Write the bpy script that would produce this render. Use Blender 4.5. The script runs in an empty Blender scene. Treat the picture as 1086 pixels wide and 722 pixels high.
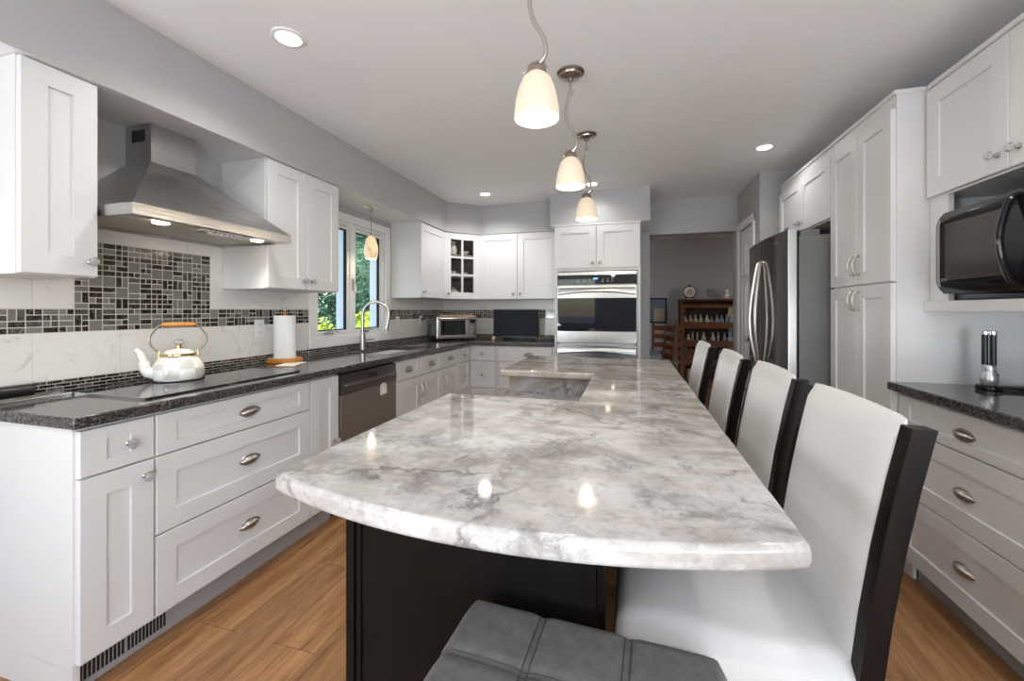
import bpy, bmesh, math, random
from mathutils import Vector, Matrix
random.seed(7)
PI = math.pi
S = bpy.context.scene
C = S.collection
V = Vector

# ------------------------------------------------------------------ camera
cam_d = bpy.data.cameras.new('camera')
cam = bpy.data.objects.new('camera', cam_d)
C.objects.link(cam)
cam.location = (0, 0, 1.248)
cam.rotation_euler = (PI / 2, 0, math.radians(16.1))
cam_d.sensor_fit = 'HORIZONTAL'
cam_d.sensor_width = 36
cam_d.lens = 440 / 1086 * 36
cam_d.shift_y = -32 / 1086
cam_d.clip_start = 0.02
S.camera = cam

# ------------------------------------------------------------------ light and exposure
S.view_settings.view_transform = 'Standard'
S.view_settings.look = 'None'
S.view_settings.gamma = 1
S.view_settings.use_curve_mapping = False
S.view_settings.exposure = 0.32
S.cycles.use_denoising = True
S.cycles.max_bounces = 10
S.cycles.diffuse_bounces = 5
S.cycles.glossy_bounces = 5
S.cycles.transparent_max_bounces = 12
S.cycles.caustics_reflective = False
S.cycles.caustics_refractive = False
S.cycles.sample_clamp_indirect = 6

W = bpy.data.worlds.new('sky')
S.world = W
W.use_nodes = True
wn = W.node_tree.nodes
wn.clear()
wo = wn.new('ShaderNodeOutputWorld')
wb = wn.new('ShaderNodeBackground')
sk = wn.new('ShaderNodeTexSky')
sk.sky_type = 'NISHITA'
sk.sun_disc = False
sk.sun_elevation = math.radians(50)
sk.sun_rotation = math.radians(150)
wb.inputs['Strength'].default_value = 0.5
W.node_tree.links.new(sk.outputs[0], wb.inputs[0])
W.node_tree.links.new(wb.outputs[0], wo.inputs[0])

def lamp(name, kind, loc, rot, energy, color=(1, 1, 1), size=None, size_y=None, parent=None, **kw):
    d = bpy.data.lights.new(name, kind)
    d.energy = energy
    d.color = color
    if kind == 'AREA':
        d.shape = 'RECTANGLE' if size_y else 'DISK'
        d.size = size
        if size_y: d.size_y = size_y
    elif size is not None and kind != 'SUN':
        d.shadow_soft_size = size
    for k, v in kw.items(): setattr(d, k, v)
    o = bpy.data.objects.new(name, d)
    o.location = loc
    o.rotation_euler = rot
    C.objects.link(o)
    if parent: o.parent = parent
    return o

lamp('sun', 'SUN', (0, 0, 8), V((-.28, .62, -.72)).to_track_quat('-Z', 'Y').to_euler(), 4.2, (1, .96, .88), angle=0.01)
# fill lamps added out of view, standing in for cool daylight from behind
lamp('rear_fill', 'AREA', (1.02, -2.95, 1.15), (PI / 2, 0, math.radians(12)), 8, (0.88, 0.945, 1.0), 1.35, 2.1)
lamp('rear_up_fill', 'AREA', (1.02, -3.2, .15), (PI / 2 + .9, 0, math.radians(12)), 62, (0.87, 0.94, 1.0), 1.35, 1.0)  # aimed up, added to brighten the ceiling
lamp('right_fill', 'AREA', (1.78, -1.6, 1.5), (PI / 2 + .25, 0, math.radians(75)), 4, (0.88, 0.945, 1.0), 2.0, 1.1)
lamp('left_fill', 'AREA', (-2.28, -1.6, 1.5), (PI / 2 + .2, 0, math.radians(-70)), 30, (0.88, 0.945, 1.0), 2.0, 1.1)  # added before the closed left wall to brighten the right-hand fronts
lamp('left_up_fill', 'AREA', (-2.29, -1.2, 1.0), (PI / 2 + 1.05, 0, math.radians(-62)), 85, (0.87, 0.94, 1.0), 1.8, .5)  # added ceiling fill from the left
lamp('right_up_fill', 'AREA', (1.79, -1.2, 1.0), (PI / 2 + 1.05, 0, math.radians(62)), 54, (0.87, 0.94, 1.0), 1.8, .5)  # added ceiling fill from the right
DOWNLIGHT_W = 5.0
PENDANT_W = 3.6
HOOD_W = 0.8
DINING_W = 5

# ------------------------------------------------------------------ materials
MATS = {}
def mat(name, col=(.8, .8, .8), rough=.5, metal=0, **kw):
    m = bpy.data.materials.new(name)
    m.use_nodes = True
    p = m.node_tree.nodes['Principled BSDF']
    p.inputs['Base Color'].default_value = (*col, 1)
    p.inputs['Roughness'].default_value = rough
    p.inputs['Metallic'].default_value = metal
    for k, v in kw.items():
        p.inputs[k.replace('_', ' ')].default_value = v
    MATS[name] = m
    return m

class N:
    """small node-graph helper"""
    def __init__(s, m):
        s.t = m.node_tree
        s.p = s.t.nodes['Principled BSDF']
    def n(s, kind, **kw):
        x = s.t.nodes.new('ShaderNode' + kind)
        for k, v in kw.items():
            if hasattr(x, k): setattr(x, k, v)
            else: x.inputs[k.replace('_', ' ')].default_value = v
        return x
    def l(s, a, b): s.t.links.new(a, b)
    def coords(s, scale=(1, 1, 1), rot=(0, 0, 0), out='Object'):
        tc = s.n('TexCoord')
        mp = s.n('Mapping')
        mp.inputs['Scale'].default_value = scale
        mp.inputs['Rotation'].default_value = rot
        s.l(tc.outputs[out], mp.inputs['Vector'])
        return mp.outputs[0]
    def noise(s, vec, scale, detail=4, rough=.55, dist=0):
        x = s.n('TexNoise')
        x.inputs['Scale'].default_value = scale
        x.inputs['Detail'].default_value = detail
        x.inputs['Roughness'].default_value = rough
        x.inputs['Distortion'].default_value = dist
        s.l(vec, x.inputs['Vector'])
        return x
    def ramp(s, fac, stops, interp='LINEAR'):
        x = s.n('ValToRGB')
        r = x.color_ramp
        r.interpolation = interp
        while len(r.elements) < len(stops): r.elements.new(.5)
        for e, (p, c) in zip(r.elements, stops):
            e.position = p
            e.color = (*c, 1) if len(c) == 3 else c
        s.l(fac, x.inputs[0])
        return x.outputs[0]
    def mix(s, fac, a, b, mode='MIX'):
        x = s.n('Mix', data_type='RGBA', blend_type=mode)
        for sock, val in ((x.inputs[0], fac), (x.inputs[6], a), (x.inputs[7], b)):
            if hasattr(val, 'links'): s.l(val, sock)
            elif isinstance(val, (int, float)): sock.default_value = val
            else: sock.default_value = (*val, 1)
        return x.outputs[2]
    def bump(s, h, strength=.2, dist=.01):
        x = s.n('Bump')
        x.inputs['Strength'].default_value = strength
        x.inputs['Distance'].default_value = dist
        s.l(h, x.inputs['Height'])
        s.l(x.outputs[0], s.p.inputs['Normal'])
    def base(s, c): s.l(c, s.p.inputs['Base Color'])
    def rough(s, c): s.l(c, s.p.inputs['Roughness'])

mat('white_paint', (.69, .69, .69), .34)
mat('white_trim', (.82, .82, .82), .35)
mat('cabinet_inside', (.22, .19, .16), .6)
mat('grey_wall', (.435, .435, .44), .6)
mat('ceiling_paint', (.86, .86, .86), .7)
mat('dining_wall', (.40, .40, .42), .7)
mat('chrome', (.75, .75, .76), .12, 1)
mat('nickel', (.52, .49, .45), .3, 1)
mat('bronze_nickel', (.42, .36, .30), .3, 1)
mat('black_plastic', (.012, .012, .013), .3)
mat('black_gloss', (.008, .008, .009), .10, 0, Specular_IOR_Level=.35)
mat('black_glass', (.010, .010, .011), .03)
mat('oven_glass', (.004, .007, .013), .03, 0, Specular_IOR_Level=.3)
mat('microwave_window', (.05, .046, .042), .10, 0, Specular_IOR_Level=.35)
mat('dark_gap', (.01, .01, .01), .8)
mat('white_plastic', (.78, .78, .77), .35)
mat('paper', (.86, .86, .85), .9)
mat('gold', (.80, .55, .22), .22, 1)
mat('enamel_white', (.86, .84, .80), .12)
mat('enamel_grey', (.60, .585, .55), .12)
mat('enamel_cream', (.75, .71, .63), .12)
mat('orange_wood', (.55, .22, .04), .3)
mat('grout', (.66, .62, .56), .8)
mat('glass_tile_grey', (.19, .19, .175), .10)
mat('glass_tile_mid', (.22, .215, .20), .12)
mat('magnet_face', (.75, .68, .58), .5)
mat('cloth_blue', (.22, .27, .32), .9)
mat('rush', (.42, .34, .24), .9)
mat('leather_white', (.69, .68, .665), .28)
mat('silver_plastic', (.50, .50, .50), .3, .8)
mat('hood_filter', (.55, .52, .46), .5, .3)
mat('grey_metal', (.40, .40, .41), .4, .6)
mat('toe_metal', (.42, .42, .43), .45, .3)
mat('fridge_side', (.17, .17, .166), .5, 0, Specular_IOR_Level=.3)
mat('screen', (.006, .009, .016), .3, 0, Specular_IOR_Level=.08)
mat('book_red', (.25, .05, .03), .7)
mat('book_green', (.05, .10, .06), .7)
mat('book_cream', (.55, .48, .36), .7)
mat('book_brown', (.16, .08, .04), .7)
mat('china', (.62, .58, .52), .25)
mat('china_rose', (.50, .32, .26), .3)
mat('china_blue', (.30, .36, .42), .3)
mat('cobalt', (.08, .12, .2), .4)
mat('slate_paint', (.13, .16, .19), .5)
mat('sand_paint', (.42, .33, .24), .6)
mat('reflector_grey', (.30, .33, .38), .8)
mat('bark', (.06, .04, .03), .9)
mat('lawn', (.08, .16, .03), .9)

def emit(name, col, strength, base=(.8, .8, .8)):
    m = mat(name, base, .4)
    p = m.node_tree.nodes['Principled BSDF']
    p.inputs['Emission Color'].default_value = (*col, 1)
    p.inputs['Emission Strength'].default_value = strength
    return m
emit('downlight_lens', (1, .97, .9), 9)
emit('hood_lens', (1, .88, .68), 10)
emit('bulb', (1, .86, .62), 8)
emit('oven_display', (.1, .5, 1), 2.5, (.02, .02, .02))
def shade_glass(name, low, high, s):
    m = emit(name, low, s, (.46, .40, .32))
    g = N(m)
    v = g.coords(out='Generated')
    x = g.n('SeparateXYZ')
    g.l(v, x.inputs[0])
    g.l(g.ramp(x.outputs[2], [(0, low), (1, high)]), g.p.inputs['Emission Color'])
    return m
shade_glass('pendant_glass', (1, .84, .62), (.88, .70, .50), .42)
m = emit('amber_glass', (1, .8, .45), .55, (.6, .45, .28))
g = N(m)
nz = g.noise(g.coords(scale=(1, 1, .6), rot=(.5, .4, 0)), 22, 2, .5, 1.2)
g.l(g.ramp(nz.outputs[0], [(.38, (.42, .27, .12)), (.5, (.95, .78, .5)), (.62, (.8, .66, .42))]), g.p.inputs['Emission Color'])

def clear_glass(name, tint, facing):
    m = bpy.data.materials.new(name)
    m.use_nodes = True
    t = m.node_tree
    t.nodes.clear()
    o = t.nodes.new('ShaderNodeOutputMaterial')
    tr = t.nodes.new('ShaderNodeBsdfTransparent')
    tr.inputs[0].default_value = (*tint, 1)
    gl = t.nodes.new('ShaderNodeBsdfGlossy')
    gl.inputs['Roughness'].default_value = .02
    mx = t.nodes.new('ShaderNodeMixShader')
    lw = t.nodes.new('ShaderNodeLayerWeight')
    lw.inputs[0].default_value = .5
    pw = t.nodes.new('ShaderNodeMath'); pw.operation = 'POWER'; pw.inputs[1].default_value = 4
    t.links.new(lw.outputs['Facing'], pw.inputs[0])
    fr = t.nodes.new('ShaderNodeMath'); fr.operation = 'MULTIPLY_ADD'; fr.inputs[1].default_value = .6; fr.inputs[2].default_value = facing
    t.links.new(pw.outputs[0], fr.inputs[0])
    t.links.new(fr.outputs[0], mx.inputs[0])
    t.links.new(tr.outputs[0], mx.inputs[1])
    t.links.new(gl.outputs[0], mx.inputs[2])
    t.links.new(mx.outputs[0], o.inputs[0])
    MATS[name] = m
clear_glass('window_glass', (.96, .98, .98), .02)
clear_glass('door_glass', (.97, .97, .97), .02)
clear_glass('vase_glass', (.88, .88, .89), .06)
mat('crystal', (.92, .92, .93), .03, 0, Transmission_Weight=.75, IOR=1.5)

# brushed steel
def steel(name, col, rough, sc, rot=(0, 0, 0), streak=.07):
    m = mat(name, col, rough, 1)
    g = N(m)
    v = g.coords(scale=sc, rot=rot)
    nz = g.noise(v, 6, 3, .6)
    g.rough(g.ramp(nz.outputs[0], [(.3, (rough - streak * .2,) * 3), (.7, (rough + streak * .3,) * 3)]))
    g.base(g.mix(nz.outputs[0], tuple(c * .985 for c in col), tuple(min(1, c * 1.015) for c in col)))
    g.p.inputs['Anisotropic'].default_value = .5
steel('steel', (.50, .49, .475), .24, (1, 1, 60))
steel('steel_hood', (.50, .495, .49), .27, (60, 1, 60), streak=.03)
steel('steel_oven', (.37, .365, .36), .22, (1, 1, 60))
steel('steel_dark', (.32, .29, .27), .28, (1, 1, 60))
steel('steel_brown', (.25, .205, .18), .34, (60, 60, 1))
MATS['steel_brown'].node_tree.nodes['Principled BSDF'].inputs['Metallic'].default_value = .45
steel('sink_steel', (.5, .5, .5), .2, (60, 1, 1))
steel('fridge_door', (.42, .40, .38), .085, (40, 40, .6), streak=.08)

# dark speckled granite
m = mat('dark_granite', (.05, .05, .05), .07)
g = N(m)
v = g.coords()
vo = g.n('TexVoronoi', Scale=185.0)
g.l(v, vo.inputs['Vector'])
n1 = g.noise(v, 90, 5, .7)
n2 = g.noise(v, 14, 4, .6)
c1 = g.ramp(vo.outputs['Color'], [(.2, (.010, .010, .011)), (.55, (.05, .048, .048)), (.80, (.24, .235, .23))])
c2 = g.ramp(n1.outputs[0], [(.38, (.008, .008, .009)), (.55, (.045, .042, .04)), (.68, (.26, .25, .24))])
c3 = g.mix(.5, c1, c2)
g.base(g.mix(g.ramp(n2.outputs[0], [(.4, (0, 0, 0)), (.65, (1, 1, 1))]), c3, g.mix(.5, c3, (.07, .05, .04))))

# pale veined island stone
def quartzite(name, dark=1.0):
    m = mat(name, (.6, .58, .56), .06)
    g = N(m)
    v = g.coords(rot=(0, 0, .5))
    warp = g.noise(v, 2.4, 6, .62)
    vv = g.n('Mix', data_type='VECTOR')
    vv.inputs[0].default_value = .16
    g.l(v, vv.inputs[4]); g.l(warp.outputs['Color'], vv.inputs[5])
    wv = vv.outputs[1]
    cloud = g.noise(wv, 9.0, 10, .68, .25)
    base = g.ramp(cloud.outputs[0], [(.31, (.19, .185, .182)), (.41, (.34, .33, .322)), (.485, (.50, .487, .475)), (.58, (.605, .592, .58)), (.72, (.67, .66, .65))])
    fine = g.noise(wv, 30, 8, .7, .2)
    base = g.mix(g.ramp(fine.outputs[0], [(.36, (.6, .6, .6)), (.48, (0, 0, 0))]), base, (.31, .305, .30))
    # drifting grey-brown bands that run across the slab, stronger in patches
    ws = g.noise(g.coords(scale=(1.0, 4.2, 3), rot=(0, 0, -.30)), 2.3, 7, .62, .9)
    pt = g.noise(v, 1.1, 2, .5)
    bands = g.mix(1.0, g.ramp(ws.outputs[0], [(.47, (0, 0, 0)), (.66, (.8, .8, .8))]), g.ramp(pt.outputs[0], [(.35, (.25, .25, .25)), (.6, (1, 1, 1))]), 'MULTIPLY')
    sx = g.n('SeparateXYZ')
    g.l(g.coords(), sx.inputs[0])
    far = g.n('MapRange'); g.l(sx.outputs[1], far.inputs[0])
    far.inputs[1].default_value = 1.1; far.inputs[2].default_value = 2.3; far.inputs[3].default_value = .25; far.inputs[4].default_value = 1.0  # warmer towards the far end: stone tint plus a painted warm reflection
    b2 = g.ramp(ws.outputs[0], [(.40, (0, 0, 0)), (.60, (.85, .85, .85))])
    base = g.mix(bands, base, (.33, .285, .25))
    base = g.mix(g.mix(1.0, b2, far.outputs[0], 'MULTIPLY'), base, (.36, .295, .245))
    # thin dark cracks: warped cell borders, broken up by a patch mask
    w2 = g.noise(v, 5.0, 7, .65)
    cv = g.n('Mix', data_type='VECTOR')
    cv.inputs[0].default_value = .22
    g.l(v, cv.inputs[4]); g.l(w2.outputs['Color'], cv.inputs[5])
    for sc, w_, th, k in ((2.6, .012, .50, .85), (6.0, .016, .54, .6)):
        vo = g.n('TexVoronoi', feature='DISTANCE_TO_EDGE', Scale=sc)
        g.l(cv.outputs[1], vo.inputs['Vector'])
        line = g.ramp(vo.outputs['Distance'], [(0, (k, k, k)), (w_ * .5, (k * .7,) * 3), (w_ * 2, (0, 0, 0))])
        pm = g.noise(v, 2.4 + sc * .4, 4, .6)
        line = g.mix(1.0, line, g.ramp(pm.outputs[0], [(th - .05, (0, 0, 0)), (th + .08, (1, 1, 1))]), 'MULTIPLY')
        base = g.mix(line, base, (.15, .145, .14))
    sp = g.noise(v, 260, 2, .5)
    base = g.mix(g.ramp(sp.outputs[0], [(.62, (0, 0, 0)), (.72, (.25, .25, .25))]), base, (.3, .3, .3))
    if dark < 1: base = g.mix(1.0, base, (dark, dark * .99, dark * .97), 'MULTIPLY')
    g.base(base)
quartzite('pale_stone')
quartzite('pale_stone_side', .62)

# oak plank floor
m = mat('oak_planks', (.35, .17, .07), .28)
g = N(m)
v = g.coords(rot=(0, 0, PI / 2))
br = g.n('TexBrick', offset=.37, squash=1.0)
for k, val in (('Scale', 1.0), ('Mortar Size', .0009), ('Mortar Smooth', .1), ('Bias', 0.0), ('Brick Width', 1.25), ('Row Height', .185)):
    br.inputs[k].default_value = val
br.inputs['Color1'].default_value = (0, 0, 0, 1)
br.inputs['Color2'].default_value = (1, 1, 1, 1)
br.inputs['Mortar'].default_value = (.5, .5, .5, 1)
g.l(v, br.inputs['Vector'])
addv = g.n('VectorMath', operation='MULTIPLY_ADD')
g.l(br.outputs['Color'], addv.inputs[0]); addv.inputs[1].default_value = (7, 3, 5); g.l(g.coords(scale=(9, .8, 1)), addv.inputs[2])
gr = g.noise(addv.outputs[0], 2.6, 8, .62, .9)
gr2 = g.noise(addv.outputs[0], 12, 4, .6, .3)
col = g.ramp(gr.outputs[0], [(.28, (.12, .046, .016)), (.42, (.31, .145, .055)), (.56, (.47, .245, .10)), (.74, (.63, .37, .17))])
col = g.mix(.35, col, g.ramp(gr2.outputs[0], [(.3, (.19, .08, .03)), (.7, (.5, .26, .11))]))
tone = g.ramp(br.outputs['Color'], [(0, (.80, .78, .76)), (1, (1.06, 1.05, 1.04))])
col = g.mix(1.0, col, tone, 'MULTIPLY')
col = g.mix(br.outputs['Fac'], col, (.06, .028, .012))
g.base(col)
g.bump(gr2.outputs[0], .05, .003)

# wall tile (white marble-look ceramic)
m = mat('wall_tile', (.74, .72, .69), .22)
g = N(m)
nz = g.noise(g.coords(rot=(.7, .2, .1)), 7, 6, .6, 2.2)
g.base(g.ramp(nz.outputs[0], [(.33, (.66, .64, .61)), (.42, (.79, .77, .74)), (.7, (.80, .78, .75))]))
# brown-black marble mosaic chips
m = mat('marble_chip', (.03, .02, .018), .12)
g = N(m)
nz = g.noise(g.coords(), 60, 4, .6, 1.5)
g.base(g.ramp(nz.outputs[0], [(.45, (.014, .011, .010)), (.58, (.045, .034, .028)), (.68, (.22, .19, .17))]))
m = mat('marble_chip_grey', (.03, .02, .018), .12)
g = N(m)
nz = g.noise(g.coords(), 70, 4, .6, 1.5)
g.base(g.ramp(nz.outputs[0], [(.42, (.05, .048, .045)), (.58, (.11, .105, .10)), (.7, (.30, .28, .26))]))

# woods and textiles
def wood(name, a, b, rough, sc):
    m = mat(name, a, rough)
    g = N(m)
    nz = g.noise(g.coords(scale=sc), 3, 6, .6, .6)
    g.base(g.ramp(nz.outputs[0], [(.3, a), (.7, b)]))
    if name in ('espresso', 'espresso_chair', 'cherry', 'cherry_shaded', 'chair_wood'): g.p.inputs['Specular IOR Level'].default_value = .10 if 'espresso' in name else .2
wood('espresso', (.006, .005, .005), (.010, .0085, .008), .42, (14, 14, 1))
wood('espresso_chair', (.004, .003, .0028), (.011, .007, .006), .34, (14, 14, 1))
wood('cherry', (.085, .026, .007), (.16, .054, .016), .5, (2, 14, 14))
wood('maple_board', (.45, .27, .13), (.60, .40, .22), .45, (3, 18, 8))
wood('cherry_shaded', (.022, .008, .004), (.04, .014, .006), .5, (2, 14, 14))  # cherry darkened, shade inside the bookcase put into the colour
wood('chair_wood', (.10, .034, .012), (.19, .07, .026), .4, (9, 9, 2))
m = mat('grey_felt', (.13, .13, .13), .95)
g = N(m)
nz = g.noise(g.coords(), 45, 6, .7)
g.base(g.ramp(nz.outputs[0], [(.3, (.105, .102, .098)), (.7, (.165, .161, .155))]))
g.p.inputs['Sheen Weight'].default_value = .08
mat('stitch', (.055, .054, .053), .9)
def leafmat(name, a, b):
    m = mat(name, a, .6)
    g = N(m)
    nz = g.noise(g.coords(), 5, 3)
    g.base(g.ramp(nz.outputs[0], [(.35, a), (.65, b)]))
leafmat('leaf_bright', (.30, .45, .06), (.70, .70, .09))
leafmat('leaf_mid', (.10, .22, .04), (.26, .38, .07))
leafmat('leaf_dark', (.05, .13, .08), (.13, .26, .14))

# ------------------------------------------------------------------ mesh helpers
class B:
    def __init__(s):
        s.bm = bmesh.new()
    def _new(s, verts, m, M):
        if M is not None:
            for v in verts: v.co = M @ v.co
        for f in {f for v in verts for f in v.link_faces}: f.material_index = m
    def box(s, x0, x1, y0, y1, z0, z1, m=0, bev=0, seg=2, M=None):
        r = bmesh.ops.create_cube(s.bm, size=1)
        vs = r['verts']
        for v in vs:
            v.co = V(((x0 + x1) / 2 + v.co.x * (x1 - x0), (y0 + y1) / 2 + v.co.y * (y1 - y0), (z0 + z1) / 2 + v.co.z * (z1 - z0)))
        for f in {f for v in vs for f in v.link_faces}: f.material_index = m
        if bev:
            es = list({e for v in vs for e in v.link_edges})
            r = bmesh.ops.bevel(s.bm, geom=es, offset=bev, segments=seg, affect='EDGES', profile=.5, clamp_overlap=True, material=m)
            vs = list({v for f in r['faces'] for v in f.verts} | {v for v in vs if v.is_valid})
            for f in {f for v in vs for f in v.link_faces}: f.material_index = m
        if M is not None:
            for v in vs: v.co = M @ v.co
        return s
    def mesh(s, verts, faces, m=0, M=None):
        vs = [s.bm.verts.new(M @ V(p) if M is not None else V(p)) for p in verts]
        for f in faces:
            try:
                x = s.bm.faces.new([vs[i] for i in f])
                x.material_index = m
            except ValueError: pass
        return s
    def lathe(s, prof, seg=24, m=0, M=None, cap=True, matfn=None):
        rings = []
        for r, z in prof:
            ring = []
            for i in range(seg):
                a = 2 * PI * i / seg
                p = V((max(r, 1e-5) * math.cos(a), max(r, 1e-5) * math.sin(a), z))
                ring.append(s.bm.verts.new(M @ p if M is not None else p))
            rings.append(ring)
        for j in range(len(rings) - 1):
            for i in range(seg):
                f = s.bm.faces.new((rings[j][i], rings[j][(i + 1) % seg], rings[j + 1][(i + 1) % seg], rings[j + 1][i]))
                f.material_index = matfn(i, j) if matfn else m
        if cap:
            for ring in (rings[0], rings[-1]):
                try:
                    f = s.bm.faces.new(ring)
                    f.material_index = m
                except ValueError: pass
        return s
    def tube(s, pts, r, seg=8, m=0, M=None, cap=True):
        pts = [V(p) for p in pts]
        n = len(pts)
        rs = r if isinstance(r, (list, tuple)) else [r] * n
        up = None
        rings = []
        for i, p in enumerate(pts):
            t = (pts[min(i + 1, n - 1)] - pts[max(i - 1, 0)]).normalized()
            if up is None:
                up = V((0, 0, 1)) if abs(t.z) < .9 else V((1, 0, 0))
            up = (up - t * up.dot(t)).normalized()
            sd = t.cross(up)
            ring = []
            for k in range(seg):
                a = 2 * PI * k / seg
                q = p + (up * math.cos(a) + sd * math.sin(a)) * rs[i]
                ring.append(s.bm.verts.new(M @ q if M is not None else q))
            rings.append(ring)
        for j in range(n - 1):
            for k in range(seg):
                f = s.bm.faces.new((rings[j][k], rings[j][(k + 1) % seg], rings[j + 1][(k + 1) % seg], rings[j + 1][k]))
                f.material_index = m
        if cap:
            for ring in (rings[0], rings[-1]):
                f = s.bm.faces.new(ring)
                f.material_index = m
        return s
    def prism(s, poly, a0, a1, axis='z', m=0, M=None):
        def P(u, v, a):
            return {'z': V((u, v, a)), 'y': V((u, a, v)), 'x': V((a, u, v))}[axis]
        lo = [s.bm.verts.new(M @ P(u, v, a0) if M is not None else P(u, v, a0)) for u, v in poly]
        hi = [s.bm.verts.new(M @ P(u, v, a1) if M is not None else P(u, v, a1)) for u, v in poly]
        n = len(poly)
        fs = [s.bm.faces.new(lo), s.bm.faces.new(hi)]
        for i in range(n):
            fs.append(s.bm.faces.new((lo[i], lo[(i + 1) % n], hi[(i + 1) % n], hi[i])))
        for f in fs: f.material_index = m
        return s
    def slab(s, outer, holes, z0, z1, bev=0, seg=4, m=0):
        bm = bmesh.new()
        es = []
        for loop in [outer] + holes:
            vs = [bm.verts.new((x, y, z0)) for x, y in loop]
            es += [bm.edges.new((vs[i], vs[(i + 1) % len(vs)])) for i in range(len(vs))]
        bmesh.ops.triangle_fill(bm, use_beauty=True, use_dissolve=False, edges=es)
        bmesh.ops.dissolve_limit(bm, angle_limit=.01, verts=bm.verts, edges=bm.edges)
        r = bmesh.ops.extrude_face_region(bm, geom=list(bm.faces))
        for v in r['geom']:
            if isinstance(v, bmesh.types.BMVert): v.co.z = z1
        bmesh.ops.recalc_face_normals(bm, faces=bm.faces)
        if bev:
            ed = [e for e in bm.edges if len(e.link_faces) == 2 and abs(e.verts[0].co.z - e.verts[1].co.z) < 1e-6
                  and abs(e.link_faces[0].normal.z) + abs(e.link_faces[1].normal.z) < 1.5]
            bmesh.ops.bevel(bm, geom=ed, offset=bev, segments=seg, affect='EDGES', profile=.5, clamp_overlap=True)
        for f in bm.faces: f.material_index = m
        me = bpy.data.meshes.new('tmp')
        bm.to_mesh(me); bm.free()
        s.bm.from_mesh(me)
        bpy.data.meshes.remove(me)
        return s
    def done(s, name, mats, parent=None, smooth=35, loc=None, recalc=True):
        if recalc: bmesh.ops.recalc_face_normals(s.bm, faces=s.bm.faces)
        me = bpy.data.meshes.new(name)
        s.bm.to_mesh(me); s.bm.free()
        for x in ([mats] if isinstance(mats, str) else mats): me.materials.append(MATS[x])
        if smooth:
            me.shade_smooth()
            me.set_sharp_from_angle(angle=math.radians(smooth))
        o = bpy.data.objects.new(name, me)
        C.objects.link(o)
        if parent: o.parent = parent
        if loc: o.location = loc
        if smooth:
            w = o.modifiers.new('weighted_normals', 'WEIGHTED_NORMAL')
            w.keep_sharp = True
            w.weight = 100
        return o

def tag(o, label=None, cat=None, group=None, kind=None):
    if label: o['label'] = label
    if cat: o['category'] = cat
    if group: o['group'] = group
    if kind: o['kind'] = kind
    return o
def thing(name, label, cat, loc=(0, 0, 0), rz=0, group=None):
    o = bpy.data.objects.new(name, None)
    o.empty_display_size = .1
    C.objects.link(o)
    o.location = loc
    o.rotation_euler = (0, 0, rz)
    return tag(o, label, cat, group)
def copy_tree(o, parent=None, loc=None, rz=None, label=None):
    c = o.copy()
    C.objects.link(c)
    if parent: c.parent = parent
    for ch in list(o.children): copy_tree(ch, c)
    if loc is not None: c.location = loc
    if rz is not None: c.rotation_euler = (0, 0, rz)
    if label: c['label'] = label
    return c
def structure(o): return tag(o, kind='structure')
def T(x, y, z): return Matrix.Translation((x, y, z))
def R(a, ax): return Matrix.Rotation(a, 4, ax)
def arc(cx, cy, r, a0, a1, n):
    return [(cx + r * math.cos(a0 + (a1 - a0) * i / n), cy + r * math.sin(a0 + (a1 - a0) * i / n)) for i in range(n + 1)]
def spline(P, n=8):
    P = [V(p) for p in P]
    out = []
    for i in range(len(P) - 1):
        a, b, c, d = P[max(i - 1, 0)], P[i], P[i + 1], P[min(i + 2, len(P) - 1)]
        for k in range(n):
            t = k / n
            out.append(.5 * ((2 * b) + (c - a) * t + (2 * a - 5 * b + 4 * c - d) * t * t + (3 * b - a - 3 * c + d) * t ** 3))
    out.append(P[-1])
    return out

# ================================================================== the room
XW = -2.30        # left wall face
YB = 4.79         # back wall face
ZC = 2.44
CT = .914         # counter height
structure(B().box(-2.45, 3.3, -3.1, 7.75, -.1, 0).done('floor', 'oak_planks', smooth=0))
structure(B().box(-2.45, 3.3, -3.1, 7.75, ZC, ZC + .1).done('ceiling', 'ceiling_paint', smooth=0))
b = B()
WY0, WY1, WZ0, WZ1 = 2.60, 3.52, 1.03, 1.985
b.box(XW - .15, XW, -3.1, WY0, 0, ZC).box(XW - .15, XW, WY1, YB + .12, 0, ZC)
b.box(XW - .15, XW, WY0, WY1, 0, WZ0).box(XW - .15, XW, WY0, WY1, WZ1, ZC)
structure(b.done('wall_left', 'grey_wall', smooth=0))
DX0, DX1, DZ = .19, 1.04, 2.074
b = B()
b.box(XW, DX0, YB, YB + .12, 0, ZC).box(DX1, 1.92, YB, YB + .12, 0, ZC).box(DX0, DX1, YB, YB + .12, DZ, ZC)
structure(b.done('wall_back', 'grey_wall', smooth=0))
structure(B().box(1.80, 1.92, -3.1, -2.65, 0, ZC).box(1.80, 1.92, -.55, YB, 0, ZC).box(1.80, 1.92, -2.65, -.55, 0, .9).box(1.80, 1.92, -2.65, -.55, 2.1, ZC).done('wall_right', 'grey_wall', smooth=0))
b = B()
b.box(XW - .15, -2.0, -3.1, -3.0, 0, ZC).box(-.95, .32, -3.1, -3.0, 0, ZC).box(1.72, 1.92, -3.1, -3.0, 0, ZC).box(.32, 1.72, -3.1, -3.0, 2.25, ZC)
b.box(-2.0, -.95, -3.1, -3.0, 0, .9).box(-2.0, -.95, -3.1, -3.0, 2.1, ZC)
structure(b.done('wall_rear', 'grey_wall', smooth=0))
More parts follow.
